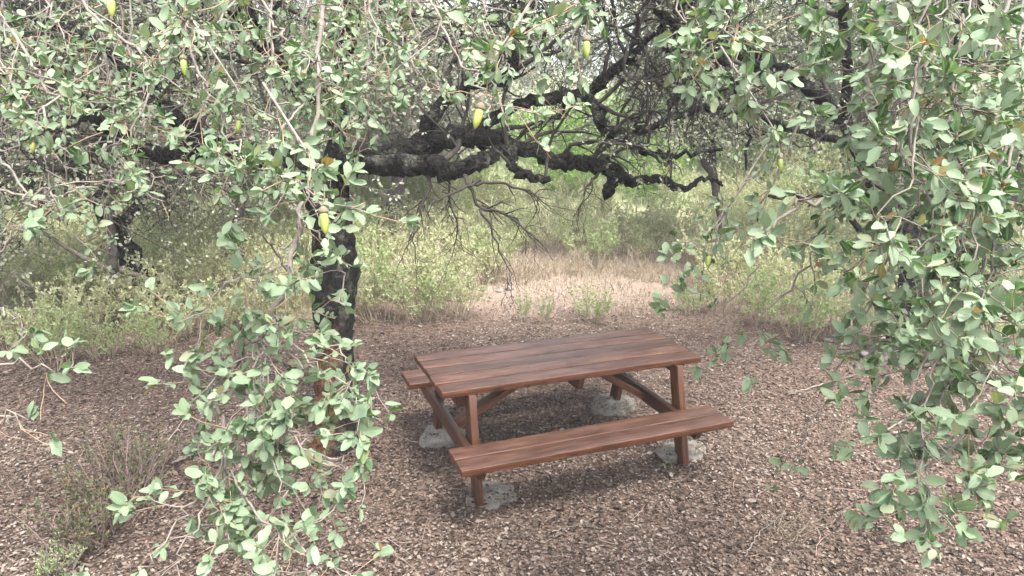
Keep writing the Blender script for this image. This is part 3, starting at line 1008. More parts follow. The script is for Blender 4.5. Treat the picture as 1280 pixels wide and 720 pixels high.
# far left low tufts
H1((-120, 440, 1.9), (-40, 450, 1.8), (40, 455, 1.75), (95, 462, 1.7), dens=.3, L1_=(.04, .09), bare=.5, per=4)
H1((-140, 520, 1.8), (-60, 520, 1.7), (0, 525, 1.65), (38, 520, 1.6), dens=.3, L1_=(.04, .09), bare=.4, per=4)
H1((-120, 330, 2.2), (-30, 380, 2.1), (20, 400, 2.05), (30, 430, 2.0), dens=.4, bare=.5, L1_=(.05, .15))

rng = np.random.default_rng(205)
# right: a curtain of leaves
right = [
    ((1180, -200, 2.2, .008), (1130, -40, 2.1, .0075), (1085, 110, 2.0, .007), (1090, 190, 1.95, .0065), (1060, 240, 1.9, .006), (985, 262, 1.85, .005), (940, 300, 1.8, .003)),
    ((1300, -150, 2.3, .008), (1250, 40, 2.2, .0075), (1200, 180, 2.05, .007), (1190, 260, 2.0, .0065), (1215, 330, 1.95, .006), (1235, 420, 1.9, .005), (1210, 520, 1.85, .004), (1160, 600, 1.8, .003), (1158, 668, 1.8, .002)),
    ((1215, 330, 1.95), (1180, 420, 1.9), (1160, 500, 1.85), (1190, 560, 1.8), (1235, 620, 1.8)),
    ((1200, 400, 1.95), (1150, 460, 1.9), (1130, 520, 1.85), (1125, 580, 1.85)),
    ((1190, 420, 1.95), (1180, 500, 1.85), (1150, 560, 1.8), (1165, 630, 1.75)),
    ((1230, 400, 1.9), (1260, 460, 1.85), (1270, 500, 1.8), (1240, 560, 1.8)),
    ((1090, 190, 1.95), (1110, 270, 1.9), (1095, 340, 1.88), (1120, 420, 1.85)),
    ((880, -100, 2.2), (905, 10, 2.1), (925, 80, 2.0), (945, 130, 1.95)),
    ((860, -150, 2.5), (840, -20, 2.4), (880, 60, 2.3), (890, 120, 2.3)),
]
for t in right:
    H2(*t, dens=.95, per=8, L1_=(.09, .28), size=(.032, .056))
for t in (((1060, 240, 2.3), (1010, 330, 2.25), (950, 400, 2.2), (932, 478, 2.2)),
          ((1120, 300, 2.4), (1080, 400, 2.4), (1020, 520, 2.35), (992, 585, 2.3)),
          ((1000, 150, 2.6), (950, 260, 2.6), (890, 300, 2.55), (845, 300, 2.5)),
          ((960, 200, 2.9), (905, 270, 2.8), (880, 350, 2.8), (838, 385, 2.75)),
          ((950, 330, 2.7), (905, 390, 2.6), (905, 430, 2.6))):
    H2(*t, dens=.6, per=5, L1_=(.07, .17), size=(.032, .056), bare=.25, twig=TWIG_GREY)
for t in (((1120, 60, 2.6), (1130, 200, 2.5), (1110, 300, 2.4), (1135, 400, 2.35), (1120, 450, 2.3)), ((1180, 80, 2.5), (1165, 230, 2.4), (1150, 330, 2.3), (1165, 430, 2.25)),
          ((1230, 250, 2.2), (1200, 330, 2.15), (1180, 420, 2.1), (1190, 480, 2.1))):
    H2(*t, dens=.7, per=6, L1_=(.08, .24), size=(.030, .052), twig=TWIG_GREY)
for i in range(29):
    d = rng.uniform(1.6, 3.0)
    x0 = rng.uniform(1070, 1430)
    x1 = x0 + rng.uniform(-90, 40)
    lim = np.interp(x1, [850, 930, 1000, 1080, 1120, 1200, 1300], [30, 60, 110, 280, 430, 540, 570])
    y1 = lim * rng.uniform(.08, 1.0) ** .8
    ys0 = max(-150, y1 - rng.uniform(260, 420))
    H2((x0, ys0, d + .25), (x0 * .65 + x1 * .35 + rng.uniform(-25, 25), ys0 * .7 + y1 * .3, d + .1), (x0 * .3 + x1 * .7 + rng.uniform(-25, 25), ys0 * .3 + y1 * .7, d), (x1, y1, d - .1),
       dens=rng.uniform(.7, 1.15), L1_=(.10, .30), size=(.030, .054), per=6, twig=TWIG_PALE if rng.random() < .6 else TWIG_GREY)


rng = np.random.default_rng(206)
# acorns on short stalks
def acorn(oak, base, px, py, d, ln, lean):
    tip = at(px + lean, py + F_PX * ln * .55 / d, d); top = at(px, py - F_PX * ln * .45 / d, d)
    ax = nrm(tip - top)
    prof = [(0, .30), (.06, .62), (.2, .9), (.4, 1.0), (.62, .93), (.8, .7), (.92, .38), (.98, .12), (1.0, .05)]
    P = np.array([top + ax * ln * t for t, _ in prof]); R = np.array([r * ln * .185 for _, r in prof])
    V, F = tubes(P[None], R[None], 12, cap=True)
    st = top - ax * .016 + np.array([.004, 0, .004])
    o = mk("acorn", V, F, [ACORN], None, None, oak, base, smooth=True)
    prof = [(-.15, .12), (-.12, .5), (-.06, .85), (.02, 1.04), (.10, 1.08), (.14, 1.0)]
    P = np.array([top + ax * ln * t for t, _ in prof]); R = np.array([r * ln * .19 for _, r in prof])
    V1, F1 = tubes(P[None], R[None], 12, cap=True)
    sp = np.array([[*(top - ax * ln * .15), .0016], [*(top - ax * ln * .6 + np.array([.004, .003, .004])), .0014], [*(top - ax * ln * 1.3 + np.array([-.004, .01, .01])), .0016]])
    x, rr = smooth_path(sp, 8)
    V2, F2 = tubes(x[None], rr[None], 5)
    A = Acc(); A.add(V1, F1, 0); A.add(V2, F2, 0)
    A.build("acorn_cup", [CUP], o, base, smooth=True)
    # the twig it hangs from, with a few leaves round it
    e = project(x[-1:])
    hx, hy, hd = float(e[0][0]), float(e[1][0]), float(e[2][0])
    s = -1 if rng.random() < .5 else 1
    hanging(oak, base, ((hx + s * 70, hy - 110, hd + .25), (hx + s * 35, hy - 55, hd + .1), (hx + s * 8, hy - 14, hd + .02), (hx, hy, hd)), dens=1.6, L1_=(.03, .09), nt2=.6, per=4, size=(.022, .038), jitter=0.0)


for (px, py, d, ln, lean, oak, base) in (
        (139, 8, 1.45, .044, 1, oak1, base1), (229, 82, 1.5, .040, 2, oak1, base1), (299, 156, 1.7, .036, -2, oak1, base1), (404, 276, 1.25, .046, 3, oak1, base1),
        (601, 146, 1.3, .046, -8, oak1, base1), (733, 60, 1.35, .042, 0, oak1, base1), (919, 60, 1.5, .042, -3, oak2, base2), (887, 325, 2.3, .046, -3, oak2, base2),
        (975, 204, 1.9, .040, 1, oak2, base2), (43, 183, 1.9, .036, -3, oak1, base1)):
    acorn(oak, base, px, py, d, ln, lean)


# ------------------------------------------------------------------ other trees
rng = np.random.default_rng(103)
def make_tree(name, label, cat, path, rads, n1, n2, n3, per, lsize, leafm, twigm, grav=.05, L=((.8, 1.8), (.4, .9), (.15, .45)), kind='mid', group=None, t0=.35, up=.2, zmin=.5, local=False, dens=1.0, limbs=5, bark=None):
    base = np.array(path[0], float)
    t = thing(name, label, cat, base, 0, group)
    P, R = smooth_path(np.array([[*q, r] for q, r in zip(path, rads)]), 8 * (len(path) - 1) + 1, .015)
    limb_mesh("trunk", P, R, BARK_GREY if bark is None else bark, t, base, s=12)
    lp, lr = grow(P[None], R[None], limbs, t0, 1, L[0], 45, (0, 0, up), .16, 0, 9, .65, .02)
    A = Acc()
    A.add(*tubes(lp, lr, 8), 0)
    allP = np.concatenate([lp, pad([P[len(P) // 3:]], [R[len(P) // 3:]], 9)[0]]); allR = np.concatenate([lr, pad([P], [R], 9)[1]])
    b1, r1 = grow(allP, allR, n1, .3, 1, L[0], 50, (0, 0, up * .5), .25, grav, 8, .5, .008, .03)
    b2, r2 = grow(b1, r1, n2, .15, 1, L[1], 50, (0, 0, 0), .28, grav, 6, .55, .004)
    b3, r3 = grow(b2, r2, n3, .1, 1, L[2], 50, (0, 0, 0), .25, grav, 5, .6, .002)
    z0 = base[2] + zmin
    b1, r1 = sel(b1, r1, b1[:, -1, 2] > z0); b2, r2 = sel(b2, r2, b2[:, -1, 2] > z0); b3, r3 = sel(b3, r3, b3[:, -1, 2] > z0)
    A.add(*tubes(b1, r1, 5), 0); A.add(*tubes(b2, r2, 4), 0); A.add(*tubes(b3, r3, 3), 0)
    p, a, nn = leaf_sites(b3, per, .15, nb=(0, -.1, .7), nr=.6)
    k_ = rng.random(len(p)) < dens
    p, a, nn = p[k_], a[k_], nn[k_]
    V, F, r = leaves(p, a, nn, rng.uniform(lsize[0], lsize[1], len(p)), .6, kind)
    A.add(V, F, 1, r)
    A.build("crown", [twigm, leafm], t, base)
    return t


def pathpx(pts):
    W = [at(*q) for q in pts]
    W[0][2] = float(gz(W[0][0], W[0][1])) - .05
    return W


# leaning oak at the left and its neighbours: a grey drooping thicket
make_tree("holm_oak", "dark oak trunk leaning left among shrubs at the left edge of the clearing", "tree",
          pathpx([(206, 396, 8.1), (183, 352, 8.1), (158, 312, 8.05), (128, 255, 7.9), (96, 190, 7.7), (60, 90, 7.5), (40, -40, 7.3)]), [.16, .135, .125, .11, .10, .08, .05],
          70, 520, 3000, 5, (.03, .055), OAK_GREY, TWIG_DARK, grav=.12, L=((.8, 1.9), (.4, 1.0), (.15, .5)), zmin=.75, limbs=9, bark=BARK)
make_tree("holm_oak", "thin grey upright oak stem in the undergrowth left of the leaning trunk", "tree",
          pathpx([(134, 415, 7.6), (136, 360, 7.6), (142, 320, 7.6), (135, 240, 7.5), (150, 130, 7.5)]), [.06, .055, .05, .04, .03],
          30, 260, 1500, 4, (.03, .05), OAK_GREY, TWIG_GREY, grav=.14, zmin=.9, limbs=4)
make_tree("holm_oak", "grey twiggy oak with drooping branches at the far left edge", "tree",
          pathpx([(-90, 420, 7.2), (-70, 330, 7.2), (-40, 220, 7.1), (-20, 100, 7.0), (0, -40, 7.0)]), [.15, .13, .11, .09, .06],
          70, 560, 3000, 5, (.03, .055), OAK_GREY, TWIG_GREY, grav=.14, zmin=.5, limbs=8)
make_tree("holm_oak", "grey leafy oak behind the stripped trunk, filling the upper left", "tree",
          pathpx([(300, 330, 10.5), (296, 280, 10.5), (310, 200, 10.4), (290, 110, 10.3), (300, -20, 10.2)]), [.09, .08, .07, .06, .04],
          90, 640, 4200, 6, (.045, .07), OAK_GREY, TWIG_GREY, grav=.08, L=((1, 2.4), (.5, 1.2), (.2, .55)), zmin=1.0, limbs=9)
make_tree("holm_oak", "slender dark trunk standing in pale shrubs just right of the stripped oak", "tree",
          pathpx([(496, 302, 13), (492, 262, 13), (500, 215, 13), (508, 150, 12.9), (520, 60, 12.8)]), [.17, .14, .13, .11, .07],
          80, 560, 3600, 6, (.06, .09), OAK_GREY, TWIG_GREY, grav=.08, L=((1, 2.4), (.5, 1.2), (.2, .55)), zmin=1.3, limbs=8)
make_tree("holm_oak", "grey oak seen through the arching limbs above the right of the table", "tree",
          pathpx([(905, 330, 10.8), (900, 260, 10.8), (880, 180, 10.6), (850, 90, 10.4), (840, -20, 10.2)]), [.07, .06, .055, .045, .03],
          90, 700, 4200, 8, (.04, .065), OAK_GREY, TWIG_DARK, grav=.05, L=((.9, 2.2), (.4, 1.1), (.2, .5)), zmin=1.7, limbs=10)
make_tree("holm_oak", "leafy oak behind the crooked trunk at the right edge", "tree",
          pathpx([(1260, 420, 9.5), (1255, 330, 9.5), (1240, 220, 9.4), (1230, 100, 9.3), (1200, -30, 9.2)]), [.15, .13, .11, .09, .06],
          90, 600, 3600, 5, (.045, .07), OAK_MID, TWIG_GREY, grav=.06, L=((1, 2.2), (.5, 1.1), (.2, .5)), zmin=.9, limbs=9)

# prototypes for the slope behind
def far_proto(seed_h, spread, leafm, lab):
    h = seed_h
    return make_tree("slope_tree", lab, "tree", [(0, 0, -.1), (.05, 0, h * .25), (.12, .05, h * .5), (.05, .1, h * .8)], [.16, .13, .10, .05],
                     46, 330, 1500, 6, (.10, .17), leafm, TWIG_GREY, grav=.02, L=((spread * .55, spread), (spread * .25, spread * .5), (.2, .5)), kind='lo', group="oaks on the slope behind", zmin=.25, limbs=7, t0=.2)


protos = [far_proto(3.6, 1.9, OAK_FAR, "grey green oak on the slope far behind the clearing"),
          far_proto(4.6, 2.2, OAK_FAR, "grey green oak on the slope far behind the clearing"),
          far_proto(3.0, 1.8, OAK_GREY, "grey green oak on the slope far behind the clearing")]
spots = []
r5 = np.random.default_rng(5)
for i in range(400):
    y = r5.uniform(17, 62); x = r5.uniform(-.85, .85) * y
    gap = abs(x - .14 * y) < 2.6 and y < 30        # the green opening behind the table
    if gap or len(spots) >= 66:
        continue
    if all((x - a) ** 2 + (y - b) ** 2 > (2.0 + y * .035) ** 2 for a, b in spots):
        spots.append((x, y))
for x, y in ((-7.5, 14.5), (-5.2, 16.5), (-3, 18), (-10, 12.5), (9.5, 13), (11.5, 16), (7.2, 16.5)):
    spots.append((x, y))
used = set()
for i, (x, y) in enumerate(spots):
    pi = i % 3
    t = protos[pi] if pi not in used else copy_tree(protos[pi])
    used.add(pi)
    s = r5.uniform(.6, .98)
    t.location = (x, y, float(gz(x, y)))
    t.rotation_euler = (0, 0, r5.uniform(0, 6.28)); t.scale = (s, s, s * r5.uniform(.9, 1.1))


# ------------------------------------------------------------------ shrubs
rng = np.random.default_rng(104)
def make_shrub(name, lab, cat, h, rad, nst, per, lsize, leafm, stemm, wander=.1, kind='mid', low=.25, side=3, group=None, wid=.42, spl=.35):
    t = thing(name, lab, cat, (0, 0, 0), 0, group)
    ang = rng.random(nst) * 6.283; rr = rad * .45 * np.sqrt(rng.random(nst))
    P = np.empty((nst, 7, 3))
    P[:, 0] = np.stack([rr * np.cos(ang), rr * np.sin(ang), np.full(nst, -.03)], 1)
    d = nrm(np.stack([np.cos(ang) * spl * rng.random(nst) * 2, np.sin(ang) * spl * rng.random(nst) * 2, np.ones(nst)], 1))
    ln = h * rng.uniform(.55, 1.1, nst)
    for j in range(1, 7):
        d = nrm(d + wander * rng.standard_normal((nst, 3)))
        P[:, j] = P[:, j - 1] + d * (ln / 6)[:, None]
    R = np.linspace(.005, .0018, 7)[None].repeat(nst, 0)
    S = Acc(); S.add(*tubes(P, R, 4), 0)
    b, r = grow(P, R, nst * side, low, .95, (.10 * h + .04, .32 * h), 40, (0, 0, .3), .18, 0, 5, .7, .0013)
    S.add(*tubes(b, r, 3), 0)
    S.build("stems", [stemm], t)
    B5, _ = pad(list(P[:, 3:]), list(R[:, 3:]), 5)
    p, a, nn = leaf_sites(np.concatenate([b, B5]), per, .1, spread=1.0, fwd=.7, up=.35, nb=(0, 0, .6), nr=.7)
    V, F, rd = leaves(p, a, nn, rng.uniform(lsize[0], lsize[1], len(p)), wid, kind, .02)
    L = Acc(); L.add(V, F, 0, rd)
    L.build("foliage", [leafm], t)
    return t


def place(o, px, py, d=None, s=1.0, rz=None, xy=None):
    if xy is None:
        w_ = at(px, py, d); x, y = w_[0], w_[1]
    else:
        x, y = xy
    o.location = (x, y, float(gz(x, y)))
    o.rotation_euler = (0, 0, rng.uniform(0, 6.28) if rz is None else rz)
    o.scale = (s, s, s)
    return o


def on_ground(px, py):
    """the ground point under a pixel on the flat of the clearing"""
    v = at(px, py, 1.0) - CAM
    t = CAM_H / -v[2]
    return CAM[0] + v[0] * t, CAM[1] + v[1] * t


GS = "pale shrubs round the clearing"
sp_pale = [make_shrub("rockrose_shrub", "", "shrub", .9, .6, 34, 15, (.03, .06), PALE, TWIG_TAN, low=.3, side=4, group=GS, wid=.5),
           make_shrub("rockrose_shrub", "", "shrub", .75, .65, 30, 15, (.03, .06), PALE, TWIG_TAN, low=.25, side=4, group=GS, wid=.5),
           make_shrub("rockrose_shrub", "", "shrub", 1.0, .5, 30, 14, (.03, .06), FRESH, TWIG_TAN, low=.2, side=4, group=GS, wid=.5)]
pu = set()


def pale(v, xy, s, lab):
    o = sp_pale[v] if v not in pu else copy_tree(sp_pale[v])
    pu.add(v)
    place(o, 0, 0, s=s, xy=xy)
    o["label"] = lab
    return o


named = [  # px, py of the foot, variant, scale, label
    (478, 402, 0, .95, "pale shrub right beside the stripped oak trunk at the litter's edge"),
    (522, 400, 2, .85, "tall yellowish shrub between the oak trunk and the table's far left corner"),
    (566, 396, 0, .9, "pale leafy shrub behind the left end of the table, before the brown patch"),
    (455, 385, 2, 1.0, "fresh green shrub half hidden by the right side of the oak trunk"),
    (505, 372, 1, 1.1, "pale shrub in the second row behind the oak trunk's right side"),
    (556, 366, 0, 1.05, "pale shrub in the second row left of the brown twiggy patch"),
    (900, 385, 1, .95, "pale shrub behind the right end of the table among straw"),
    (950, 405, 2, .8, "green shrub standing in straw right of the table under hanging leaves"),
    (1000, 425, 2, .85, "yellow green shrub left of the crooked oak's roots"),
    (1052, 420, 0, .8, "pale shrub touching the left of the crooked oak trunk"),
    (905, 360, 0, 1.1, "tall pale shrub in the second row right of the table"),
    (985, 385, 0, 1.0, "pale shrub in the second row left of the crooked oak"),
    (70, 452, 2, .75, "fresh green shrub at the far left front of the thicket"),
    (130, 447, 2, .55, "low fresh shrub with bright tips at the left edge of the leaf litter"),
    (195, 440, 2, .6, "small bright shrub in front of the leaning trunk"),
    (20, 440, 1, .85, "pale shrub cut by the left edge of the picture"),
    (105, 425, 0, .9, "shrub in front of the thin grey stem on the left"),
    (240, 418, 0, .75, "pale dry shrub just right of the leaning trunk"),
    (290, 408, 1, .9, "pale shrub behind the hanging branch, left of the stripped oak"),
    (340, 402, 0, .9, "yellowish shrub close behind the left of the stripped oak trunk"),
    (180, 405, 0, 1.0, "pale shrub at the foot of the leaning trunk"),
    (740, 402, 2, .42, "small fresh green bush on straw behind the middle of the table"),
    (655, 403, 2, .33, "thin upright green seedling, left one of two behind the table"),
    (681, 406, 2, .33, "thin upright green seedling, right one of two behind the table"),
    (860, 392, 2, .4, "small green tuft of shrub behind the far right table corner"),
    (1250, 440, 1, .9, "pale shrub at the right edge behind the curtain of leaves"),
    (1190, 445, 2, .8, "green shrub right of the crooked oak trunk"),
]
for px, py, v, s, lab in named:
    o = pale(v, on_ground(px, py), s * (.82 if s > .5 else 1), lab)
    if "seedling" in lab:
        o.scale = (s * .45, s * .45, s * 1.1)
mass = "pale yellowish shrub in the dense band beyond the clearing"
r6 = np.random.default_rng(8)
pts = []
for i in range(900):
    y = r6.uniform(9.3, 16.5); x = r6.uniform(-.75, .75) * y
    if y < 10.4 + .25 * abs(x - 1.4) * 0 and .0 < x < 3.2:
        continue
    if len(pts) < 130 and all((x - a) ** 2 + (y - b) ** 2 > .55 ** 2 for a, b in pts):
        pts.append((x, y))
for i in range(700):
    if i < 420:
        y = r6.uniform(7.9, 13); x = r6.uniform(-.95 * y, -2.6)
    else:
        y = r6.uniform(8.4, 13); x = r6.uniform(3.3, .95 * y)
    if len(pts) < 215 and all((x - a) ** 2 + (y - b) ** 2 > .6 ** 2 for a, b in pts):
        pts.append((x, y))
far = []
for i in range(500):
    y = r6.uniform(14.5, 24); x = r6.uniform(-.6, .75) * y
    if -.02 * y < x < .28 * y:
        continue
    if len(far) < 85 and all((x - a) ** 2 + (y - b) ** 2 > 1.0 for a, b in far):
        far.append((x, y))
for x, y in pts:
    pale(int(r6.integers(0, 2)) if r6.random() < .85 else 2, (x, y), r6.uniform(.6, .9), mass)
for x, y in far:
    pale(int(r6.integers(0, 3)), (x, y), r6.uniform(1.0, 1.6), mass)

# brown twiggy, nearly leafless scrub behind the straw
tw_ = make_shrub("dry_scrub", "brown leafless scrub at the back of the straw patch", "shrub", .5, .6, 30, 1, (.02, .035), STRAW, TWIG_TAN, wander=.2, low=.15, side=6, group="brown scrub behind the straw", spl=.6)
xy0 = [(590, 355), (612, 350), (640, 347), (668, 344), (700, 343), (735, 342), (770, 344), (810, 348), (845, 352), (575, 372)]
for i, (px, py) in enumerate(xy0):
    o = tw_ if i == 0 else copy_tree(tw_)
    place(o, 0, 0, s=rng.uniform(.8, 1.25), xy=on_ground(px, py))

# bright green bushes on the rise
bb = [make_shrub("green_bush", "", "bush", 1.7, 1.5, 60, 9, (.07, .12), BRIGHT, TWIG_GREY, wander=.16, kind='lo', low=.05, side=5, group="bright green bushes on the rise", wid=.6, spl=.7),
      make_shrub("green_bush", "", "bush", 1.3, 1.6, 55, 9, (.07, .12), BRIGHT, TWIG_GREY, wander=.18, kind='lo', low=.05, side=5, group="bright green bushes on the rise", wid=.6, spl=.8)]
bspots = [(2.2, 17.0, 1.0, "bright green rounded bush on the rise behind the pale shrubs, in the middle gap"),
          (3.6, 17.6, .8, "bright green bush right of the rounded bush in the gap"),
          (1.0, 18.0, 1.0, None), (4.4, 19.0, .9, None), (2.6, 20.0, 1.0, None), (.3, 20.5, 1.0, None), (5.8, 18.6, .9, None), (1.6, 21.5, 1.0, None), (3.9, 21.8, 1.0, None), (-1, 19, .9, None), (1.2, 15.8, .7, None), (3.0, 15.6, .6, None)]
for i, (x, y, s, lab) in enumerate(bspots):
    o = bb[i] if i < 2 else copy_tree(bb[i % 2])
    place(o, 0, 0, s=s, xy=(x, y))
    o["label"] = lab or "bright green bush higher on the rise, seen under the oak limbs"

# dull low bush on the litter, left
place(make_shrub("dull_bush", "dull grey green wispy bush on the leaf litter left of the hanging branch", "bush", .46, .42, 46, 8, (.016, .028), DULL, TWIG_RED, wander=.16, low=.15, side=5, wid=.4), 0, 0, s=1.0, xy=on_ground(160, 618))
place(make_shrub("dull_bush", "wispy reddish low bush in front of the dull grey green bush", "bush", .34, .36, 40, 9, (.016, .028), DULL, TWIG_RED, wander=.18, low=.1, side=5, wid=.4), 0, 0, s=1.0, xy=on_ground(108, 672))
place(make_shrub("green_tuft", "small green tuft of soft stems at the bottom left", "plant", .16, .16, 30, 6, (.012, .022), FRESH, TWIG_GREY, wander=.12, low=.1, side=3, wid=.3), 0, 0, s=1.0, xy=on_ground(74, 712))
place(make_shrub("seedling", "single tiny green seedling in the litter below the bench's right end", "plant", .07, .02, 3, 2, (.010, .02), FRESH, TWIG_GREY, low=.3, side=2), 0, 0, s=1.0, xy=on_ground(832, 588))


# dry upright stalks and tufts
def dry_tuft(lab, n, h, spl, xy, cat="dry grass", name="dry_grass_tuft"):
    t = Acc()
    ang = rng.random(n) * 6.283
    P = np.empty((n, 6, 3)); P[:, 0] = np.stack([.05 * rng.standard_normal(n), .05 * rng.standard_normal(n), np.full(n, -.01)], 1)
    d = nrm(np.stack([np.cos(ang) * spl, np.sin(ang) * spl, np.ones(n)], 1))
    ln = h * rng.uniform(.4, 1.1, n)
    for j in range(1, 6):
        d = nrm(d + .13 * rng.standard_normal((n, 3)) + np.array([0, 0, -.07]))
        P[:, j] = P[:, j - 1] + d * (ln / 5)[:, None]
    t.add(*tubes(P, np.linspace(.0018, .0007, 6)[None].repeat(n, 0), 3), 0, None)
    t.R = [rng.random(len(f)) for f in t.F]
    o = t.build(name, [STRAW])
    o.location = (xy[0], xy[1], float(gz(*xy)))
    return tag(o, lab, cat)


dry_tuft("pale dry grass tuft lying on the litter at the lower right", 46, .30, .9, on_ground(985, 676))
dry_tuft("wispy dry grass tuft in front of the crooked oak's roots", 40, .34, .5, on_ground(1050, 560))
dry_tuft("two thin dry stalks at the left edge of the litter", 3, .55, .1, on_ground(8, 612), "stalk", "dry_stalk")
dry_tuft("thin dry stalks on the litter above the dull bush", 4, .35, .15, on_ground(150, 500), "stalk", "dry_stalk")
dry_tuft("dry stalks left of the hanging branch, below the pale dry shrub", 14, .5, .3, on_ground(215, 460), "stalk", "dry_stalk")
dry_tuft("dry stalks by the seated edge of litter left of the oak trunk", 14, .45, .3, on_ground(285, 455), "stalk", "dry_stalk")["label"] = "dry stalks rising from the litter a little left of the oak trunk"


# fallen twigs
def fallen(lab, pts, r):
    W = []
    for px, py in pts:
        x, y = on_ground(px, py)
        W.append([x, y, float(gz(x, y)) + .015 + r, r])
    W = np.array(W); W[:, 3] = np.linspace(r, r * .4, len(W))
    P, R = smooth_path(W, 8 * len(pts), .004)
    A = Acc(); A.add(*tubes(P[None], R[None], 6, cap=True), 0)
    b, q = grow(P[None], R[None], 4, .3, .9, (.08, .22), 45, (0, 0, .1), .2, .05, 5, .6, .0015)
    A.add(*tubes(b, q, 4), 0)
    o = A.build("fallen_twig", [TWIG_GREY], smooth=True)
    return tag(o, lab, "twig")


fallen("bent pale fallen twig on the litter below the crooked oak", [(1075, 552), (1110, 540), (1140, 520), (1160, 508)], .009)
fallen("thin curved fallen twig at the lower right near the dry tuft", [(930, 700), (950, 670), (975, 650)], .005)
fallen("dark fallen stick left of the oak trunk on the litter", [(215, 582), (240, 572), (262, 566)], .010)
fallen("fallen branch on the litter by the roots of the crooked oak", [(985, 497), (1020, 487), (1050, 478), (1080, 470)], .008)
fallen("short fallen twig in front of the near bench", [(690, 668), (720, 660), (748, 662)], .004)

# stones
for px, py, rx, lab in ((637, 362, .065, "small pale stone on the straw beyond the table, in front of brown scrub"), (622, 364, .04, "smaller stone beside the pale stone on the straw"),
                        (1082, 452, .07, "stone wedged between the crooked oak's left roots"), (1035, 430, .05, "small stone left of the crooked oak's roots")):
    x, y = on_ground(px, py)
    o = lump("stone", (x, y, float(gz(x, y)) + rx * .2), rx, rx * .8, rx * .6, STONE, int(px), .8, 3)
    tag(o, lab, "stone", "stones round the clearing")

# ------------------------------------------------------------------ leaf litter and grass (uncountable)
rng = np.random.default_rng(105)
n = 220000
yy = 2.7 + (9.6 - 2.7) * rng.random(n) ** 1.25
xx = (rng.random(n) * 2 - 1) * (1.0 + .78 * yy)
kp = (yy < 8.2 + .6 * np.sin(xx * 1.3) + 1.0 * rng.standard_normal(n)) | (rng.random(n) < .3)
xx, yy = xx[kp], yy[kp]
n = len(xx)
p = np.stack([xx, yy, gz(xx, yy) + .003 + .012 * rng.random(n)], 1)
th = rng.random(n) * 6.283
a = nrm(np.stack([np.cos(th), np.sin(th), .22 * rng.standard_normal(n)], 1))
nn = np.stack([.38 * rng.standard_normal(n), .38 * rng.standard_normal(n), np.ones(n)], 1)
nn = nrm(nn - a * np.sum(a * nn, 1, keepdims=True))
for (fa, fb, rx, ry, h) in ((-.67, -.44, .175, .13, .075), (.84, -.37, .19, .12, .07), (-.76, .47, .17, .14, .095), (.74, .50, .215, .155, .10)):
    c = tw(fa, fb)
    dx, dy = p[:, 0] - c[0], p[:, 1] - c[1]
    u = (dx * math.cos(TYAW) + dy * math.sin(TYAW)) / rx; v = (-dx * math.sin(TYAW) + dy * math.cos(TYAW)) / ry
    q = u * u + v * v
    ins = (q < 1) & (rng.random(n) < .10 + .8 * (q > .6) + .4 * (h < .04))
    p[:, 2] = np.where(ins, h * .12 + h * np.maximum(1 - q, 0) ** .3 + .012, p[:, 2])
V, F, r = leaves(p, a, nn, rng.uniform(.010, .036, n) * np.where(rng.random(n) < .6, .75, np.where(rng.random(n) < .12, 1.6, 1)), .5, 'mid', 0)
lf = .5 * np.sin(xx * 1.7 + .8 * np.sin(yy * 2.1)) + .5 * np.sin(yy * 2.9 + 1.3 * np.sin(xx * 1.1)) + .5 * np.sin(xx * 6.1 + yy * 3.7) * np.sin(yy * 5.3 - xx)
r = [np.clip(np.repeat(rng.random(n) ** 1.1 + .13 * lf + .10 * sstep(yy, 4.5, 7), 2), 0, 1)]  # litter coloured paler farther off, painting the brighter light beyond the canopy
A = Acc(); A.add(V, F, 0, r)
ns = 550
sy = 2.8 + 6 * rng.random(ns) ** 1.2; sx_ = (rng.random(ns) * 2 - 1) * (1 + .78 * sy)
th = rng.random(ns) * 6.283
Q = np.empty((ns, 4, 3)); Q[:, 0] = np.stack([sx_, sy, gz(sx_, sy) + .012], 1)
dq = np.stack([np.cos(th), np.sin(th), .10 * rng.standard_normal(ns)], 1)
stp = (rng.uniform(.04, .30, ns) / 3)[:, None]
for j in range(1, 4):
    dq = nrm(dq + .25 * rng.standard_normal((ns, 3)) * np.array([1, 1, .3]))
    Q[:, j] = Q[:, j - 1] + dq * stp
    Q[:, j, 2] = np.maximum(Q[:, j, 2], gz(Q[:, j, 0], Q[:, j, 1]) + .006)
Vs, Fs = tubes(Q, np.linspace(.0028, .0012, 4)[None].repeat(ns, 0) * rng.uniform(.5, 1.5, (ns, 1)), 4)
A.add(Vs, Fs, 1)
o = A.build("leaf_litter", [LITTER, TWIG_RED])
tag(o, "carpet of dry brown fallen oak leaves", "leaf litter", kind="stuff")


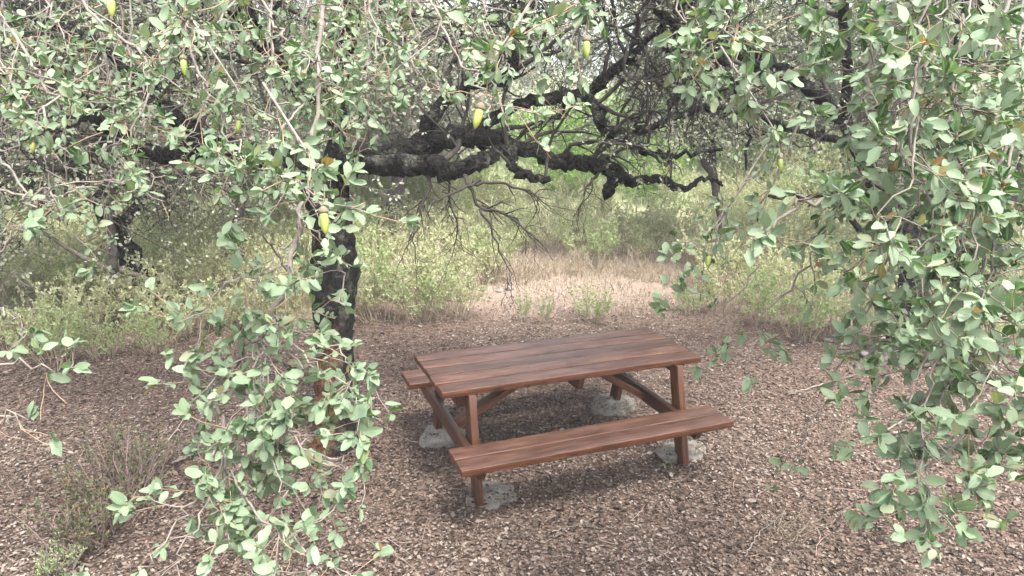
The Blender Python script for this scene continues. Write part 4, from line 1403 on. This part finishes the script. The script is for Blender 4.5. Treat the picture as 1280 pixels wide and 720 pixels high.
def blades(n, xr, yr, h, mat, name, lab, cat, cond=None, w=.003):
    x = rng.uniform(*xr, n); y = rng.uniform(*yr, n)
    if cond is not None:
        k = cond(x, y); x, y = x[k], y[k]
    n = len(x)
    th = rng.random(n) * 6.283
    d = np.stack([np.cos(th), np.sin(th), np.zeros(n)], 1); sd = np.stack([-np.sin(th), np.cos(th), np.zeros(n)], 1)
    hh = (h * rng.uniform(.3, 1, n))[:, None]; ln = rng.uniform(.1, .9, n)[:, None]
    b = np.stack([x, y, gz(x, y) - .005], 1)
    up = np.array([0, 0, 1.0])
    V = np.stack([b - sd * w, b + sd * w, b + up * hh * .6 + d * hh * ln * .35 + sd * w * .7, b + up * hh * .6 + d * hh * ln * .35 - sd * w * .7, b + up * hh * (1 - .3 * ln) + d * hh * ln], 1).reshape(-1, 3)
    i0 = (np.arange(n) * 5)[:, None]
    F = [i0 + np.array([[0, 1, 2, 3]]), i0 + np.array([[3, 2, 4]])]
    r = rng.random(n)
    A = Acc(); A.add(V, F, 0, [r, r])
    return tag(A.build(name, [mat]), lab, cat, kind="stuff")


nz = lambda x, y: np.sin(x * 2.1 + 1) * np.sin(y * 2.7 + x) + .6 * np.sin(x * 5.3 + y * 4.1)
blades(26000, (-1.6, 6.5), (7.9, 12.5), .14, STRAW, "dry_grass", "short dry straw grass covering the ground beyond the leaf litter", "dry grass", lambda x, y: (y + .9 * nz(x, y) + .4 * rng.standard_normal(len(x)) > 8.6 + .5 * np.abs(x - 1.2) * (x < 1.2)))
blades(22000, (-16, 16), (12, 22), .30, FRESH, "green_grass", "green grass on the rise behind the shrubs", "grass", lambda x, y: nz(x, y) > -.6, .008)

# ------------------------------------------------------------------ air
hm, hnt, hout = newmat("lifting_haze")  # thin veil of air added to pale and brighten the background
pv = N(hnt, "ShaderNodeVolumePrincipled")
pv.inputs["Color"].default_value = (.92, .95, .97, 1)
pv.inputs["Density"].default_value = .0036
pv.inputs["Anisotropy"].default_value = .2
hnt.links.new(pv.outputs[0], hout.inputs["Volume"])
x0, x1, y0, y1, z0, z1 = -165, 165, -65, 175, -2, 22
hv = np.array([[x, y, z] for x in (x0, x1) for y in (y0, y1) for z in (z0, z1)])
hf = np.array([[0, 1, 3, 2], [4, 6, 7, 5], [0, 4, 5, 1], [2, 3, 7, 6], [0, 2, 6, 4], [1, 5, 7, 3]])
tag(mk("added_haze", hv, [hf], [hm]), "thin pale veil added to lighten the background", "added_haze", kind="stuff")

# ------------------------------------------------------------------ light
rng = np.random.default_rng(106)
EL, AZ = math.radians(66), math.radians(140)      # azimuth measured clockwise from +y: behind the camera, slightly left
wd = bpy.data.worlds.new("World")
sc.world = wd
wd.use_nodes = True
nt = wd.node_tree
bg = nt.nodes["Background"]
sky = nt.nodes.new("ShaderNodeTexSky")
sky.sky_type = 'NISHITA'; sky.sun_disc = False
sky.sun_elevation = EL; sky.sun_rotation = AZ
sky.air_density = 1.0; sky.dust_density = 4.0; sky.ozone_density = 1.0
hs = nt.nodes.new("ShaderNodeHueSaturation")
hs.inputs["Saturation"].default_value = .35
nt.links.new(sky.outputs[0], hs.inputs["Color"])
nt.links.new(hs.outputs[0], bg.inputs[0])
bg.inputs[1].default_value = .13
sl = bpy.data.lights.new("sun", 'SUN')
sl.energy = 1.5; sl.angle = math.radians(14); sl.color = (1, .95, .87)
so = bpy.data.objects.new("sun", sl); COL.objects.link(so)
d = Vector((math.sin(AZ) * math.cos(EL), math.cos(AZ) * math.cos(EL), math.sin(EL)))
so.rotation_euler = d.to_track_quat('Z', 'Y').to_euler()
so.location = (0, 0, 30)
vs = sc.view_settings
vs.view_transform = 'Standard'; vs.look = 'None'; vs.gamma = 1; vs.use_curve_mapping = False
vs.exposure = 2.75
sc.render.engine = 'CYCLES'
sc.cycles.max_bounces = 6
sc.cycles.diffuse_bounces = 4
sc.cycles.transmission_bounces = 4
sc.cycles.glossy_bounces = 2
